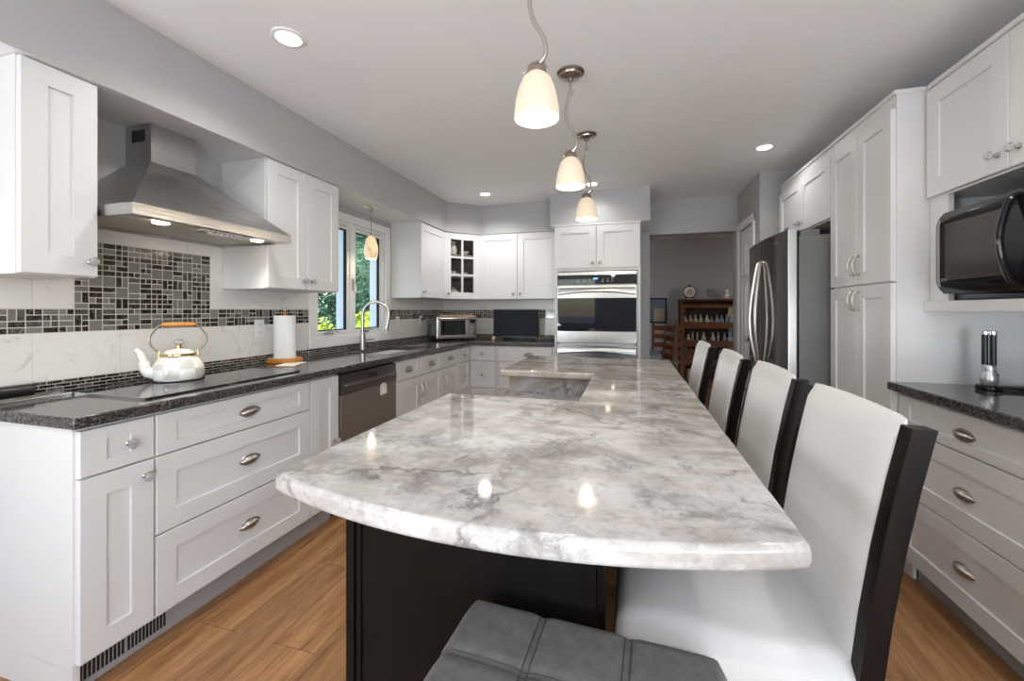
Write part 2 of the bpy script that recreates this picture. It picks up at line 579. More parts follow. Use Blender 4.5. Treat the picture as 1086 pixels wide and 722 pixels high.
# partition beside the refrigerator, with the panelled door
PX, PY = 1.06, 4.03
b = B()
b.box(PX, 1.80, PY, PY + .1, 0, ZC)
b.box(PX, PX + .1, PY + .1, 4.225, 0, ZC).box(PX, PX + .1, 4.715, YB, 0, ZC).box(PX, PX + .1, 4.225, 4.715, 2.05, ZC)
structure(b.done('wall_partition', 'grey_wall', smooth=0))
b = B()
b.box(PX - .018, PX - .0005, 4.157, 4.227, 0, 2.12, bev=.004).box(PX - .018, PX - .0005, 4.713, 4.783, 0, 2.12, bev=.004)
b.box(PX - .019, PX - .0005, 4.157, 4.783, 2.048, 2.12, bev=.004)
structure(b.done('trim_1', 'white_trim'))
d1 = B()
d1.box(PX + .012, PX + .045, 4.23, 4.71, .01, 2.045)
for z0, z1 in ((.16, .75), (.86, 1.50), (1.60, 1.92)):
    for y0, y1 in ((4.29, 4.445), (4.495, 4.65)):
        d1.box(PX + .004, PX + .014, y0 - .018, y0, z0 - .018, z1 + .018).box(PX + .004, PX + .014, y1, y1 + .018, z0 - .018, z1 + .018)
        d1.box(PX + .004, PX + .014, y0, y1, z0 - .018, z0).box(PX + .004, PX + .014, y0, y1, z1, z1 + .018)
        d1.box(PX + .002, PX + .014, y0 + .02, y1 - .02, z0 + .02, z1 - .02, bev=.006)
d1 = structure(d1.done('door_1', 'white_trim'))
for z in (.25, 1.05, 1.82):
    B().box(PX - .004, PX + .012, 4.704, 4.716, z - .045, z + .045, bev=.002).done('hinge', 'nickel', d1)
B().lathe([(0, 0), (.028, .002), (.028, .008), (.011, .012), (.011, .03), (.026, .04), (.028, .055), (.018, .066), (0, .068)], 16,
          M=T(PX + .012, 4.29, .98) @ R(-PI / 2, 'Y')).done('door_knob', 'nickel', d1)

# soffit above the wall cabinets, with the cut corner and the deeper box over the ovens
SZ = 2.112
b = B()
b.prism([(XW + .0005, -3.0), (-1.95, -3.0), (-1.95, 4.17), (-1.665, 4.455), (-.80, 4.455), (-.80, 4.185), (.17, 4.185), (.17, YB - .0005), (XW + .0005, YB - .0005)], SZ, ZC - .0005)
sof = b.done('ceiling_soffit', ['grey_wall', 'white_trim'], smooth=0)
for p in sof.data.polygons:
    if p.normal.z < -.5: p.material_index = 1
structure(sof)

# dining room seen through the opening
structure(B().box(-2.0, 3.3, 7.6, 7.75, 0, ZC).done('wall_dining_far', 'dining_wall', smooth=0))
structure(B().box(3.2, 3.3, YB + .12, 7.6, 0, ZC).done('wall_dining_right', 'dining_wall', smooth=0))
structure(B().box(-2.0, -1.9, YB + .12, 7.6, 0, ZC).done('wall_dining_left', 'dining_wall', smooth=0))
structure(B().box(-1.9, 3.2, 7.585, 7.5995, 0, .11, bev=.003).done('baseboard_dining', 'white_trim'))

# ------------------------------------------------------------------ kitchen window
win = thing('window_1', None, None, (XW, 0, 0))
structure(win)
b = B()
for y0, y1, z0, z1 in ((2.53, 2.60, .962, 2.052), (3.52, 3.59, .962, 2.052), (2.60, 3.52, 1.985, 2.052), (2.60, 3.52, .962, 1.03)):
    b.box(.0005, .02, y0, y1, z0, z1, bev=.004)
b.done('casing', 'white_trim', win)
b = B()
for y0, y1, z0, z1 in ((2.60, 2.625, 1.03, 1.985), (3.495, 3.52, 1.03, 1.985), (2.625, 3.495, 1.96, 1.985), (2.625, 3.495, 1.03, 1.055), (3.018, 3.077, 1.055, 1.96)):
    b.box(-.149, -.002, y0, y1, z0, z1)
b.done('jamb', 'white_trim', win)
for y0, y1 in ((2.626, 3.017), (3.078, 3.494)):
    b = B()
    for a0, a1, z0, z1 in ((y0, y0 + .026, 1.057, 1.958), (y1 - .026, y1, 1.057, 1.958), (y0 + .026, y1 - .026, 1.93, 1.958), (y0 + .026, y1 - .026, 1.057, 1.085)):
        b.box(-.060, -.018, a0, a1, z0, z1, bev=.003)
    # dark gasket round the pane
    for a0, a1, z0, z1 in ((y0 + .026, y0 + .032, 1.085, 1.93), (y1 - .032, y1 - .026, 1.085, 1.93), (y0 + .032, y1 - .032, 1.924, 1.93), (y0 + .032, y1 - .032, 1.085, 1.093)):
        b.box(-.052, -.026, a0, a1, z0, z1, m=1)
    sash = b.done('sash', ['white_trim', 'dark_gap'], win)
    B().box(-.042, -.037, y0 + .027, y1 - .027, 1.086, 1.929).done('pane', 'window_glass', sash, smooth=0)
    # crank on the sill and lock lever on the side
    yc = (y0 + y1) / 2 - .07
    b = B().box(-.015, .012, yc - .045, yc + .045, 1.0555, 1.072, bev=.006)
    b.tube(spline([(-.0, yc - .02, 1.07), (.012, yc + .01, 1.085), (.022, yc + .06, 1.078), (.022, yc + .085, 1.07)], 4), .006, 8)
    b.done('crank', 'nickel', sash)
b = B().box(-.0015, .010, 3.03, 3.052, 1.42, 1.52, bev=.004).tube([(.005, 3.041, 1.49), (.028, 3.041, 1.48), (.032, 3.05, 1.40)], .006, 8)
b.done('lock_lever', 'nickel', win)

# ------------------------------------------------------------------ outdoors
structure(B().box(-24, -2.46, -3.1, 24, -.5, -.4).done('ground', 'lawn', smooth=0))
structure(B().box(-60, 40, -80, -3.12, -.5, -.12).done('ground_reflector', 'reflector_grey', smooth=0))  # unseen ground added behind so the oven glass reflects grey
def leafy(name, label, cat, loc, blobs, n, size, m, trunk=None, group=None):
    t = thing(name, label, cat, loc, 0, group)
    bm = B()
    rng = random.Random(int(loc[1] * 10))
    for bx, by, bz, rx, ry, rz in blobs:
        bm.lathe([(0, -.72)] + [(.72 * math.cos(a * PI / 8), .72 * math.sin(a * PI / 8)) for a in range(-3, 4)] + [(0, .72)], 12, 0, T(bx, by, bz) @ Matrix.Diagonal((rx, ry, rz, 1)), cap=False)
        for i in range(n):
            u, w_ = rng.uniform(-1, 1), rng.uniform(0, 2 * PI)
            q = math.sqrt(1 - u * u)
            k = rng.uniform(.74, 1.06)
            c = V((bx + rx * q * math.cos(w_) * k, by + ry * q * math.sin(w_) * k, bz + rz * u * k))
            M = Matrix.Translation(c) @ Matrix.Rotation(rng.uniform(0, 6.28), 4, 'Z') @ Matrix.Rotation(rng.uniform(-1.5, 1.5), 4, 'X') @ Matrix.Rotation(rng.uniform(-.9, .9), 4, 'Y')
            sz = size * rng.uniform(.6, 1.3)
            bm.mesh([(-sz * .5, 0, 0), (0, -sz * .28, .1 * sz), (sz * .6, 0, 0), (0, sz * .28, .1 * sz)], [(0, 1, 2, 3)], 0, M)
    bm.done('foliage', m, t, smooth=0, recalc=False)
    h = trunk or .5
    bt = B().tube([(0, 0, -.4), (.02, 0, h * .5 - .2), (0, 0.02, h)], [.06, .05, .03], 8)
    bt.done('trunk', 'bark', t)
    return t
leafy('garden_shrub', 'yellow-green leafy shrub outside the kitchen window, below the left pane', 'shrub', (-3.9, 4.15, 0),
      [(0, 0, .70, .5, .55, .5), (.1, .25, .55, .45, .45, .45), (-.1, -.35, .5, .45, .45, .45)], 2600, .048, 'leaf_bright')
leafy('garden_shrub', 'yellow-green leafy shrub outside, seen past the faucet through the right pane', 'shrub', (-4.1, 5.85, 0),
      [(0, 0, .72, .55, .6, .5), (.1, .3, .6, .45, .45, .45), (0, -.3, .45, .45, .45, .5)], 2600, .048, 'leaf_bright')
leafy('garden_tree', 'dark evergreen tree filling the view outside the right window pane', 'tree', (-6.6, 9.3, 0),
      [(0, 0, 1.2, 1.3, 1.3, 1.2), (.2, .4, 2.6, 1.2, 1.2, 1.2), (0, 0, 4.2, 1.0, 1.0, 1.4), (.3, -.6, 2.0, 1.0, 1.0, 1.3)], 4200, .10, 'leaf_dark', 4.0)
leafy('garden_tree', 'dark evergreen tree behind the left window pane', 'tree', (-6.3, 5.9, 0),
      [(0, 0, 1.2, 1.2, 1.2, 1.2), (0, .2, 2.7, 1.1, 1.1, 1.2), (0, 0, 4.1, .9, .9, 1.4)], 4200, .10, 'leaf_dark', 4.0)
leafy('garden_tree', 'dark evergreen tree farther back in the garden, right edge of the window view', 'tree', (-6.2, 13.2, 0),
      [(0, 0, 1.4, 1.5, 1.5, 1.4), (0, 0, 3.2, 1.4, 1.4, 1.5), (.2, .6, 5.0, 1.1, 1.1, 1.5)], 4200, .11, 'leaf_dark', 5.0)

# ------------------------------------------------------------------ wall tiling
def tiled(name, put):
    b = B()
    put(b)
    return structure(b.done(name, ['grout', 'wall_tile', 'glass_tile_grey', 'glass_tile_mid', 'marble_chip', 'marble_chip_grey'], smooth=0))
def mosaic(b, P, u0, z0, nu, nz, s, rng):
    """modular glass and stone mosaic: cells of two by two small chips"""
    def chip(a, c, w, h, big=False):
        x = rng.random()
        if big: m = 2 if x < .8 else 3
        else: m = 4 if x < .56 else 5 if x < .72 else 2 if x < .90 else 3
        g_ = .0021
        P(b, u0 + a * s + g_, u0 + (a + w) * s - g_, z0 + c * s + g_, z0 + (c + h) * s - g_, .0012, m)
    for i in range(0, nu, 2):
        off = rng.choice((0, 0, 1)) if nz > 4 else 0
        j = -off
        while j < nz:
            h = 2
            if j < 0: j0, h0 = 0, 1
            elif j + 2 > nz: j0, h0 = j, 1
            else: j0, h0 = j, 2
            k = rng.random()
            if h0 == 1:
                if k < .5: chip(i, j0, 2, 1)
                else: chip(i, j0, 1, 1); chip(i + 1, j0, 1, 1)
            elif k < .27: chip(i, j0, 2, 2, True)
            elif k < .42: chip(i, j0, 2, 1); chip(i, j0 + 1, 2, 1)
            elif k < .54: chip(i, j0, 1, 2); chip(i + 1, j0, 1, 2)
            elif k < .70: chip(i, j0, 2, 1); chip(i, j0 + 1, 1, 1); chip(i + 1, j0 + 1, 1, 1)
            elif k < .84: chip(i, j0, 1, 1); chip(i + 1, j0, 1, 1); chip(i, j0 + 1, 2, 1)
            elif k < .92: chip(i, j0, 1, 2); chip(i + 1, j0, 1, 1); chip(i + 1, j0 + 1, 1, 1)
            else:
                for q in range(4): chip(i + q % 2, j0 + q // 2, 1, 1)
            j += 2
def bricks(b, P, u0, u1, z0, rows, rng):
    for r in range(rows):
        u = u0 - (.025 if r % 2 else 0)
        while u < u1:
            a, c = max(u, u0), min(u + .05, u1)
            if c - a > .006: P(b, a + .0015, c - .0015, z0 + r * .0145 + .0015, z0 + (r + 1) * .0145 - .0015, .0012, 4 if rng.random() < .8 else 5)
            u += .05
def tiles(b, P, us, z0, z1):
    for a, c in zip(us, us[1:]):
        P(b, a + .0012, c - .0012, z0 + .0012, z1 - .0012, .0012, 1)
def PL(b, u0, u1, z0, z1, h, m):       # left wall, facing +X
    b.box(XW + .0065, XW + .0065 + h, u0, u1, z0, z1, m=m)
def PB(b, u0, u1, z0, z1, h, m):       # back wall, facing -Y
    b.box(u0, u1, YB - .0065 - h, YB - .0065, z0, z1, m=m)
rng = random.Random(5)
def left_tiles(b):
    b.box(XW + .0005, XW + .0065, .70, 2.53, CT, 1.372, m=0)
    b.box(XW + .0005, XW + .0065, 1.09, 1.855, 1.372, 1.70, m=0)
    bricks(b, PL, .70, 2.53, CT + .001, 3, rng)
    tiles(b, PL, [.70, 1.056, 1.352, 1.96, 2.53], .959, 1.155)
    mosaic(b, PL, .6905, 1.155, 20, 4, .0248, rng)
    mosaic(b, PL, 1.1865, 1.155, 24, 16, .0248, rng)
    mosaic(b, PL, 1.7817, 1.155, 30, 4, .02485, rng)
    tiles(b, PL, [.70, 1.056, 1.186], 1.256, 1.372)
    tiles(b, PL, [1.782, 1.855], 1.372, 1.553)
    tiles(b, PL, [1.09, 1.186], 1.372, 1.553)
    tiles(b, PL, [1.782, 1.96, 2.27, 2.53], 1.256, 1.372)
    tiles(b, PL, [1.09, 1.352, 1.66, 1.855], 1.553, 1.70)
tiled('wall_left_backsplash', left_tiles)
def left_tiles_corner(b):
    b.box(XW + .0005, XW + .0065, 3.59, YB - .0005, CT, 1.372, m=0)
    bricks(b, PL, 3.59, YB, CT + .001, 3, rng)
    tiles(b, PL, [3.59, 3.8, 4.0, 4.2, 4.4, 4.6, YB - .002], .959, 1.155)
    mosaic(b, PL, 3.592, 1.155, 48, 4, .0248, rng)
    tiles(b, PL, [3.59, 3.8, 4.0, 4.2, 4.4, 4.6, YB - .002], 1.256, 1.372)
tiled('wall_left_backsplash_corner', left_tiles_corner)
def sill_tiles(b):
    b.box(XW + .0005, XW + .0065, 2.5305, 3.5895, CT, .962, m=0)
    bricks(b, PL, 2.5305, 3.5895, CT + .001, 3, rng)
tiled('wall_left_backsplash_window', sill_tiles)
def back_tiles(b):
    b.box(XW + .012, -.7605, YB - .0065, YB - .0005, CT, 1.372, m=0)
    bricks(b, PB, XW + .012, -.761, CT + .001, 3, rng)
    us = [XW + .012, -2.1, -1.9, -1.7, -1.5, -1.3, -1.1, -.95, -.761]
    tiles(b, PB, us, .959, 1.155)
    mosaic(b, PB, XW + .012, 1.155, 62, 4, .02465, rng)
    tiles(b, PB, us, 1.256, 1.372)
tiled('wall_back_backsplash', back_tiles)

# ------------------------------------------------------------------ cabinets
# local frame: x along the front, y = 0 on the face frame and back into the wall, z up
def shaker(b, x0, x1, z0, z1, st=.07, rl=.07, t=.02, c=.0018, rec=.009):
    def ring(a, d0, d1, y): return [(x0 + d0 * 1.0 + a, y, z0 + d1 + a), (x1 - d0 - a, y, z0 + d1 + a), (x1 - d0 - a, y, z1 - d1 - a), (x0 + d0 + a, y, z1 - d1 - a)]
    rings = [ring(0, 0, 0, -.0004), ring(0, 0, 0, -t + c), ring(c, 0, 0, -t), ring(0, st, rl, -t), ring(.0015, st, rl, -t + rec), ]
    vs = [p for r in rings for p in r]
    fs = [(3, 2, 1, 0)]
    for k in range(len(rings) - 1):
        for i in range(4):
            j = (i + 1) % 4
            fs.append((4 * k + i, 4 * k + j, 4 * k + 4 + j, 4 * k + 4 + i))
    k = 4 * (len(rings) - 1)
    fs.append((k, k + 1, k + 2, k + 3))
    return b.mesh(vs, fs)
def knob(parent, x, z, y=-.02):
    M = T(x, y, z) @ R(PI / 2, 'X')
    b = B()
    b.lathe([(0, 0), (.0095, 0), (.0095, .003), (.0055, .006), (.0055, .014), (.008, .017), (.008, .019), (0, .019)], 12, 0, M)
    b.lathe([(0, .0185), (.009, .0185), (.0175, .0265), (.0175, .031), (.010, .039), (0, .0395)], 8, 1, M)
    return b.done('knob', ['nickel', 'crystal'], parent, smooth=20)
def cup_pull(parent, x, z, y=-.02, a=.050, d=.026, c=.021):
    """almond-shaped shell pull, open underneath"""
    b = B()
    nu, nv = 16, 7
    for k in (1.0, .86):
        vs = []
        for j in range(nv + 1):
            v = -.75 + (PI / 2 + .75) * j / nv
            for i in range(nu + 1):
                q = 2 * i / nu - 1
                w_ = (1 - q * q) ** .85
                vs.append((x + a * (1 if k == 1 else .97) * q, y - d * k * w_ * max(math.cos(v), 0) - .0005, z + c * k * w_ * math.sin(v)))
        fs = [(j * (nu + 1) + i, j * (nu + 1) + i + 1, (j + 1) * (nu + 1) + i + 1, (j + 1) * (nu + 1) + i) for j in range(nv) for i in range(nu)]
        b.mesh(vs, fs)
    pts = []
    for i in range(25):
        an = 2 * PI * i / 24
        q = math.cos(an)
        pts.append((x + (a + .004) * q, y - .002, z + (c + .002) * (1 - q * q) ** .85 * (1 if math.sin(an) >= 0 else -.9)))
    b.tube(pts, .0024, 6, cap=False)
    return b.done('cup_pull', 'nickel', parent)
def arch_pull(parent, x, z0, z1, y=-.02):
    zm = (z0 + z1) / 2
    b = B().tube(spline([(x, y, z0), (x, y - .018, z0 + .004), (x, y - .03, z0 + .03), (x, y - .032, zm), (x, y - .03, z1 - .03), (x, y - .018, z1 - .004), (x, y, z1)], 4), .0048, 8)
    b.lathe([(.008, 0), (.008, .003), (.004, .006)], 10, 0, T(x, y, z0) @ R(PI / 2, 'X')).lathe([(.008, 0), (.008, .003), (.004, .006)], 10, 0, T(x, y, z1) @ R(PI / 2, 'X'))
    return b.done('arch_pull', 'nickel', parent)
def fronts(t, items):
    for kind, x0, x1, z0, z1, st, rl, pull in items:
        o = shaker(B(), x0, x1, z0, z1, st, rl).done('door' if kind == 'd' else 'drawer', 'white_paint', t, smooth=25)
        for p in pull:
            if p[0] == 'k': knob(o, p[1], p[2], -.011 if kind == 'w' and st > .03 and x0 + st < p[1] < x1 - st else -.02)
            elif p[0] == 'c': cup_pull(o, p[1], p[2], -.0112)
            elif p[0] == 'a': arch_pull(o, p[1], p[2], p[3])
            elif p[0] == 'f': knob(o, p[1], p[2], -.02)
def base(label, origin, rz, w, items, d=.592, toe=.042, toe_in=True, end=None):
    t = thing('base_cabinet', label, 'cabinet', (*origin, 0), rz)
    b = B().box(.0005, w - .0005, 0, d, .105, .8755)
    if end == 'L': b.box(.0005, .02, 0.001, d, .0, .106)
    b.done('carcass', 'white_paint', t, smooth=0)
    B().box((.021 if end == 'L' else .001), w - .001, toe, toe + .015, .0, .1045).done('toe_kick', 'toe_metal', t, smooth=0)
    fronts(t, items)
    return t
XF = -1.70
# --- left run
base('white end base cabinet at the near left, small drawer over one door with crystal knobs', (XF, .875), PI / 2, .225,
     [('w', .008, .221, .712, .862, .070, .040, [('k', .145, .785)]), ('d', .008, .221, .12, .706, .070, .070, [('f', .19, .655)])], end='L')
base('wide white base cabinet with three deep drawers under the glass cooktop', (XF, 1.10), PI / 2, .765,
     [('w', .004, .761, .712, .862, .070, .040, [('c', .40, .783)]), ('w', .004, .761, .420, .706, .070, .072, [('c', .40, .563)]),
      ('w', .004, .761, .12, .414, .070, .072, [('c', .40, .267)])])
base('narrow white pull-out base cabinet with one tall door, left of the dishwasher', (XF, 1.865), PI / 2, .23,
     [('d', .004, .226, .12, .862, .070, .070, [('f', .19, .485)])])
base('white sink base cabinet with two drawer fronts and two doors, right of the dishwasher', (XF, 2.72), PI / 2, .78,
     [('w', .004, .388, .712, .862, .07, .04, [('c', .196, .783)]), ('w', .392, .776, .712, .862, .07, .04, [('c', .584, .783)]),
      ('d', .004, .388, .12, .706, .07, .07, [('a', .355, .54, .64)]), ('d', .392, .776, .12, .706, .07, .07, [('a', .425, .54, .64)])])
base('white base cabinet between the sink base and the corner, one drawer over one door', (XF, 3.50), PI / 2, .395,
     [('w', .004, .391, .712, .862, .07, .04, [('c', .197, .783)]), ('d', .004, .391, .12, .706, .07, .07, [('a', .04, .54, .64)])])
# --- corner unit with folding fronts
YF = YB - .592
t = thing('corner_base_cabinet', 'white corner base cabinet with L-shaped fronts folding into the inside corner', 'cabinet', (XF, 3.897, 0))
b = B()
L = YF - 3.897
b.prism([(0, .0005), (0, L), (.33, L), (.33, L + .588), (-.592, L + .588), (-.592, .0005)], .105, .8755)
b.box(0, .011, .001, .016, .105, .8755).box(.312, .33, L - .012, L, .105, .8755)
b.done('carcass', 'white_paint', t, smooth=0)
B().box(-.06, -.042, .0, L + .042, 0, .1045).box(-.042, .33, L + .042, L + .06, 0, .1045).done('toe_kick', 'toe_metal', t, smooth=0)
for z0, z1, zk in ((.712, .862, .785), (.420, .706, .56), (.12, .414, .267)):
    b = B()
    n0 = len(b.bm.verts)
    shaker(b, .018, L - .021, z0, z1, .07, .045)
    bmesh.ops.transform(b.bm, matrix=R(PI / 2, 'Z'), verts=list(b.bm.verts))
    b2 = B(); shaker(b2, .021, .31, z0, z1, .075, .045)
    me = bpy.data.meshes.new('tmp'); bmesh.ops.translate(b2.bm, vec=(0, L, 0), verts=list(b2.bm.verts)); b2.bm.to_mesh(me); b.bm.from_mesh(me); bpy.data.meshes.remove(me); b2.bm.free()
    o = b.done('drawer', 'white_paint', t, smooth=25)
    k = knob(o, 0, 0, 0); k.location = (.165, L - .011, zk)
    k = knob(o, 0, 0, 0); k.location = (.011, L * .5, zk); k.rotation_euler = (0, 0, PI / 2)
# --- back run
base('white base cabinet on the back wall beside the ovens, stacked drawers behind the island', (-1.37, YF), 0, .608,
     [('w', .02, .588, .712, .862, .07, .04, [('c', .34, .783)]), ('w', .02, .588, .420, .706, .07, .07, [('c', .34, .563)]),
      ('w', .02, .588, .12, .414, .07, .07, [('c', .34, .267)])], d=.58)
# --- right run
base('white base cabinet with three wide drawers under the right-hand dark counter', (1.215, 2.368), -PI / 2, .79,
     [('w', .012, .778, .712, .862, .07, .04, [('c', .395, .777)]), ('w', .012, .778, .420, .706, .07, .072, [('c', .395, .552)]),
      ('w', .012, .778, .12, .414, .07, .072, [('c', .395, .267)])], d=.58, toe=.06)

# --- toe-kick grille under the near left cabinets
t = thing('toe_kick_grille', 'grey slotted toe-kick grille under the end base cabinet at near left', 'grille', (XF - .04, .897, 0), PI / 2)
b = B().box(0, .29, -.006, -.0006, .008, .1035, m=0)
for i in range(22):
    x = .012 + i * .0118 + (.006 if i > 10 else 0)
    b.box(x, x + .0075, -.0072, -.0055, .03, .092, m=1)
b.done('slotted_plate', ['toe_metal', 'dark_gap'], t, smooth=0)

# ------------------------------------------------------------------ wall cabinets
def upper(name, label, origin, rz, w, z0, z1, d, items, crown=False):
    t = thing(name, label, 'cabinet', (*origin, 0), rz)
    B().box(.0005, w - .0005, 0, d, z0, z1).done('carcass', 'white_paint', t, smooth=0)
    fronts(t, items)
    return t
XU = -1.985
DU = abs(XW - XU) - .0015
upper('wall_cabinet', 'narrow white wall cabinet at the left edge, one door with a crystal knob', (XU, .8725), PI / 2, .2185, 1.372, SZ - .002, DU,
      [('d', .004, .2145, 1.376, 2.105, .07, .07, [('f', .19, 1.43)])])
upper('wall_cabinet', 'white two-door wall cabinet between the range hood and the window', (XU, 1.857), PI / 2, .595, 1.372, SZ - .002, DU,
      [('d', .004, .2955, 1.376, 2.105, .07, .07, [('f', .265, 1.43)]), ('d', .2995, .591, 1.376, 2.105, .07, .07, [('f', .33, 1.43)])])
upper('wall_cabinet', 'white single-door wall cabinet on the right of the window', (XU, 3.625), PI / 2, .552, 1.372, SZ - .002, DU,
      [('d', .004, .548, 1.376, 2.105, .07, .07, [('f', .04, 1.43)])])
YU = 4.475
upper('wall_cabinet', 'white two-door wall cabinet on the back wall above the television', (-1.685, YU), 0, .918, 1.372, SZ - .002, YB - YU - .0015,
      [('d', .004, .457, 1.376, 2.105, .07, .07, [('f', .42, 1.43)]), ('d', .461, .914, 1.376, 2.105, .07, .07, [('f', .498, 1.43)])])
# diagonal glass cabinet
t = thing('corner_wall_cabinet', 'white diagonal corner wall cabinet with a six-pane glass door', 'cabinet', (XU, 4.1795, 0), 0)
p = [(.0005, 0), (.2985, .2935), (.2985, .608), (-.3125, .608), (-.3125, 0)]
b = B()
b.prism(p, 1.372, 1.392).prism(p, 2.09, SZ - .002)
b.box(-.3125, -.30, 0, .608, 1.392, 2.09).box(-.30, .2985, .596, .608, 1.392, 2.09)
b.box(-.30, .0005, 0, .012, 1.392, 2.09).box(.2865, .2985, .2935, .596, 1.392, 2.09)
car = b.done('carcass', 'white_paint', t, smooth=0)
pi = [(-.005, .015), (.283, .30), (.283, .594), (-.298, .594), (-.298, .015)]
for z in (1.615, 1.86): B().prism(pi, z, z + .016).done('shelf', 'cabinet_inside', t, smooth=0)
B().box(-.2995, -.297, .0125, .595, 1.393, 2.089).box(-.299, .286, .593, .5955, 1.393, 2.089).prism(pi, 1.3925, 1.394).done('lining', 'cabinet_inside', t, smooth=0)
Md = T(.0, 0, 0) @ R(math.radians(44.6), 'Z')
DWD = .418
b = B()
for x0, x1, z0, z1 in ((.004, .074, 1.376, 2.105), (DWD - .074, DWD - .004, 1.376, 2.105), (.074, DWD - .074, 1.376, 1.446), (.074, DWD - .074, 2.035, 2.105)):
    b.box(x0, x1, -.02, -.0004, z0, z1, bev=.0015, M=Md)
door = b.done('door', 'white_paint', t)
b = B().box(DWD / 2 - .011, DWD / 2 + .011, -.019, -.005, 1.446, 2.035, M=Md)
for z in (1.642, 1.839): b.box(.074, DWD - .074, -.0188, -.0052, z - .011, z + .011, M=Md)
b.done('muntin', 'white_paint', door)
B().box(.07, DWD - .07, -.008, -.006, 1.442, 2.039, M=Md).done('pane', 'door_glass', door, smooth=0)
k = knob(door, 0, 0, 0); k.matrix_local = Md @ T(.035, -.02, 1.43)

# china inside the glass cabinet
def china(kind, label, loc, s=1, m='china', rz=0, group=None):
    b = B()
    if kind == 'teapot':
        b.lathe([(0, 0), (.035, 0), (.058, .03), (.055, .06), (.03, .08), (.028, .084), (.01, .092), (.012, .10), (0, .106)], 16)
        b.tube([(.05, 0, .03), (.075, 0, .05), (.088, 0, .078)], [.012, .009, .007], 8)
        b.tube(spline([(-.05, 0, .065), (-.085, 0, .065), (-.085, 0, .035), (-.052, 0, .028)], 4), .005, 6)
    elif kind == 'cup':
        b.lathe([(0, 0), (.022, 0), (.036, .03), (.040, .055), (.037, .055), (.033, .03), (.0, .008)], 16)
        b.tube(spline([(-.037, 0, .045), (-.06, 0, .042), (-.056, 0, .02), (-.033, 0, .016)], 4), .004, 6)
    elif kind == 'jug':
        b.lathe([(0, 0), (.03, 0), (.045, .04), (.035, .09), (.022, .12), (.027, .14), (.023, .14), (.0, .02)], 16)
        b.tube(spline([(-.024, 0, .13), (-.06, 0, .11), (-.042, 0, .05)], 4), .005, 6)
    elif kind == 'bowl':
        b.lathe([(0, 0), (.03, 0), (.055, .03), (.062, .05), (.058, .05), (.03, .01), (0, .006)], 18)
    o = b.done({'teapot': 'teapot', 'cup': 'teacup', 'jug': 'jug', 'bowl': 'bowl'}[kind], m)
    o.location = loc; o.rotation_euler = (0, 0, rz); o.scale = (s, s, s)
    return tag(o, label, 'crockery', group)
def inn(a, d): return (XU + .0 + a * .712 - d * .702, 4.1795 + a * .702 + d * .712)   # along and behind the diagonal door
china('jug', 'tall pale jug on the top shelf behind the corner glass door', (*inn(.14, .10), 1.8765), 1.1)
china('bowl', 'small pale covered dish on the top shelf, right pane of the corner glass door', (*inn(.27, .09), 1.8765), .9)
china('cup', 'pale teacup on the middle shelf, left pane of the corner glass door', (*inn(.13, .09), 1.6315), 1.1, 'china', .6)
china('bowl', 'small patterned bowl behind the cups on the middle shelf of the corner glass cabinet', (*inn(.19, .20), 1.6315), 1.0, 'china_blue')
china('cup', 'pale teacup on the middle shelf, right pane of the corner glass door', (*inn(.27, .08), 1.6315), .9, 'china', 2.4)
china('teapot', 'pale teapot on the bottom shelf behind the corner glass door', (*inn(.15, .12), 1.395), 1.15, 'china', .9)
china('cup', 'pale teacup on the bottom shelf, right pane of the corner glass door', (*inn(.28, .09), 1.395), 1.1, 'china', 2.0)

# ------------------------------------------------------------------ tall units on the right
XP = 1.196
t = thing('pantry_cabinet', 'tall white pantry cabinet beside the refrigerator, arched pulls on four doors', 'cabinet', (XP, 3.005, 0), -PI / 2)
B().box(.0005, .633, 0, 1.80 - XP - .001, .105, 2.262).done('carcass', 'white_paint', t, smooth=0)
B().box(.001, .633, .06, .075, 0, .1045).done('toe_kick', 'white_paint', t, smooth=0)
fronts(t, [('d', .006, .312, 1.386, 2.20, .065, .065, [('a', .287, 1.44, 1.54)]), ('d', .316, .624, 1.386, 2.20, .065, .065, [('a', .341, 1.44, 1.54)]),
           ('d', .006, .312, .12, 1.376, .065, .065, [('a', .287, 1.25, 1.35)]), ('d', .316, .624, .12, 1.376, .065, .065, [('a', .341, 1.25, 1.35)])])
B().box(-.0005, .6335, -.010, 1.80 - XP - .001, 2.2625, 2.285, bev=.004).done('crown_molding', 'white_paint', t)
t = upper('wall_cabinet', 'white two-door cabinet above the refrigerator, crystal knobs in the middle', (XP, 3.935), -PI / 2, .927, 1.815, 2.262, 1.80 - XP - .001,
          [('d', .012, .462, 1.822, 2.20, .065, .065, [('f', .43, 1.875)]), ('d', .466, .921, 1.822, 2.20, .065, .065, [('f', .498, 1.875)])])
B().box(0, .9265, -.010, .60, 2.2625, 2.285, bev=.004).done('crown_molding', 'white_paint', t)
# microwave cabinet
XM = 1.319
t = thing('microwave_cabinet', 'white wall cabinet with two doors above an open shelf for the microwave', 'cabinet', (XM, 2.368, 0), -PI / 2)
dm = 1.80 - XM - .001
b = B()
b.box(.0005, .89, 0, dm, 1.752, 2.262)
b.box(.0005, .115, 0, .02, 1.29, 1.7515).box(.0005, .02, .02, dm, 1.29, 1.7515).box(.775, .89, 0, .02, 1.29, 1.7515).box(.87, .89, .02, dm, 1.29, 1.7515)
b.box(.02, .87, dm - .012, dm, 1.29, 1.7515)
b.done('carcass', 'white_paint', t, smooth=0)
B().box(-.0, .8905, -.022, dm, 1.244, 1.2895, bev=.003).done('shelf', 'white_paint', t)
fronts(t, [('d', .012, .442, 1.760, 2.245, .075, .075, [('f', .40, 1.82)]), ('d', .446, .878, 1.760, 2.245, .075, .075, [('f', .488, 1.82)])])
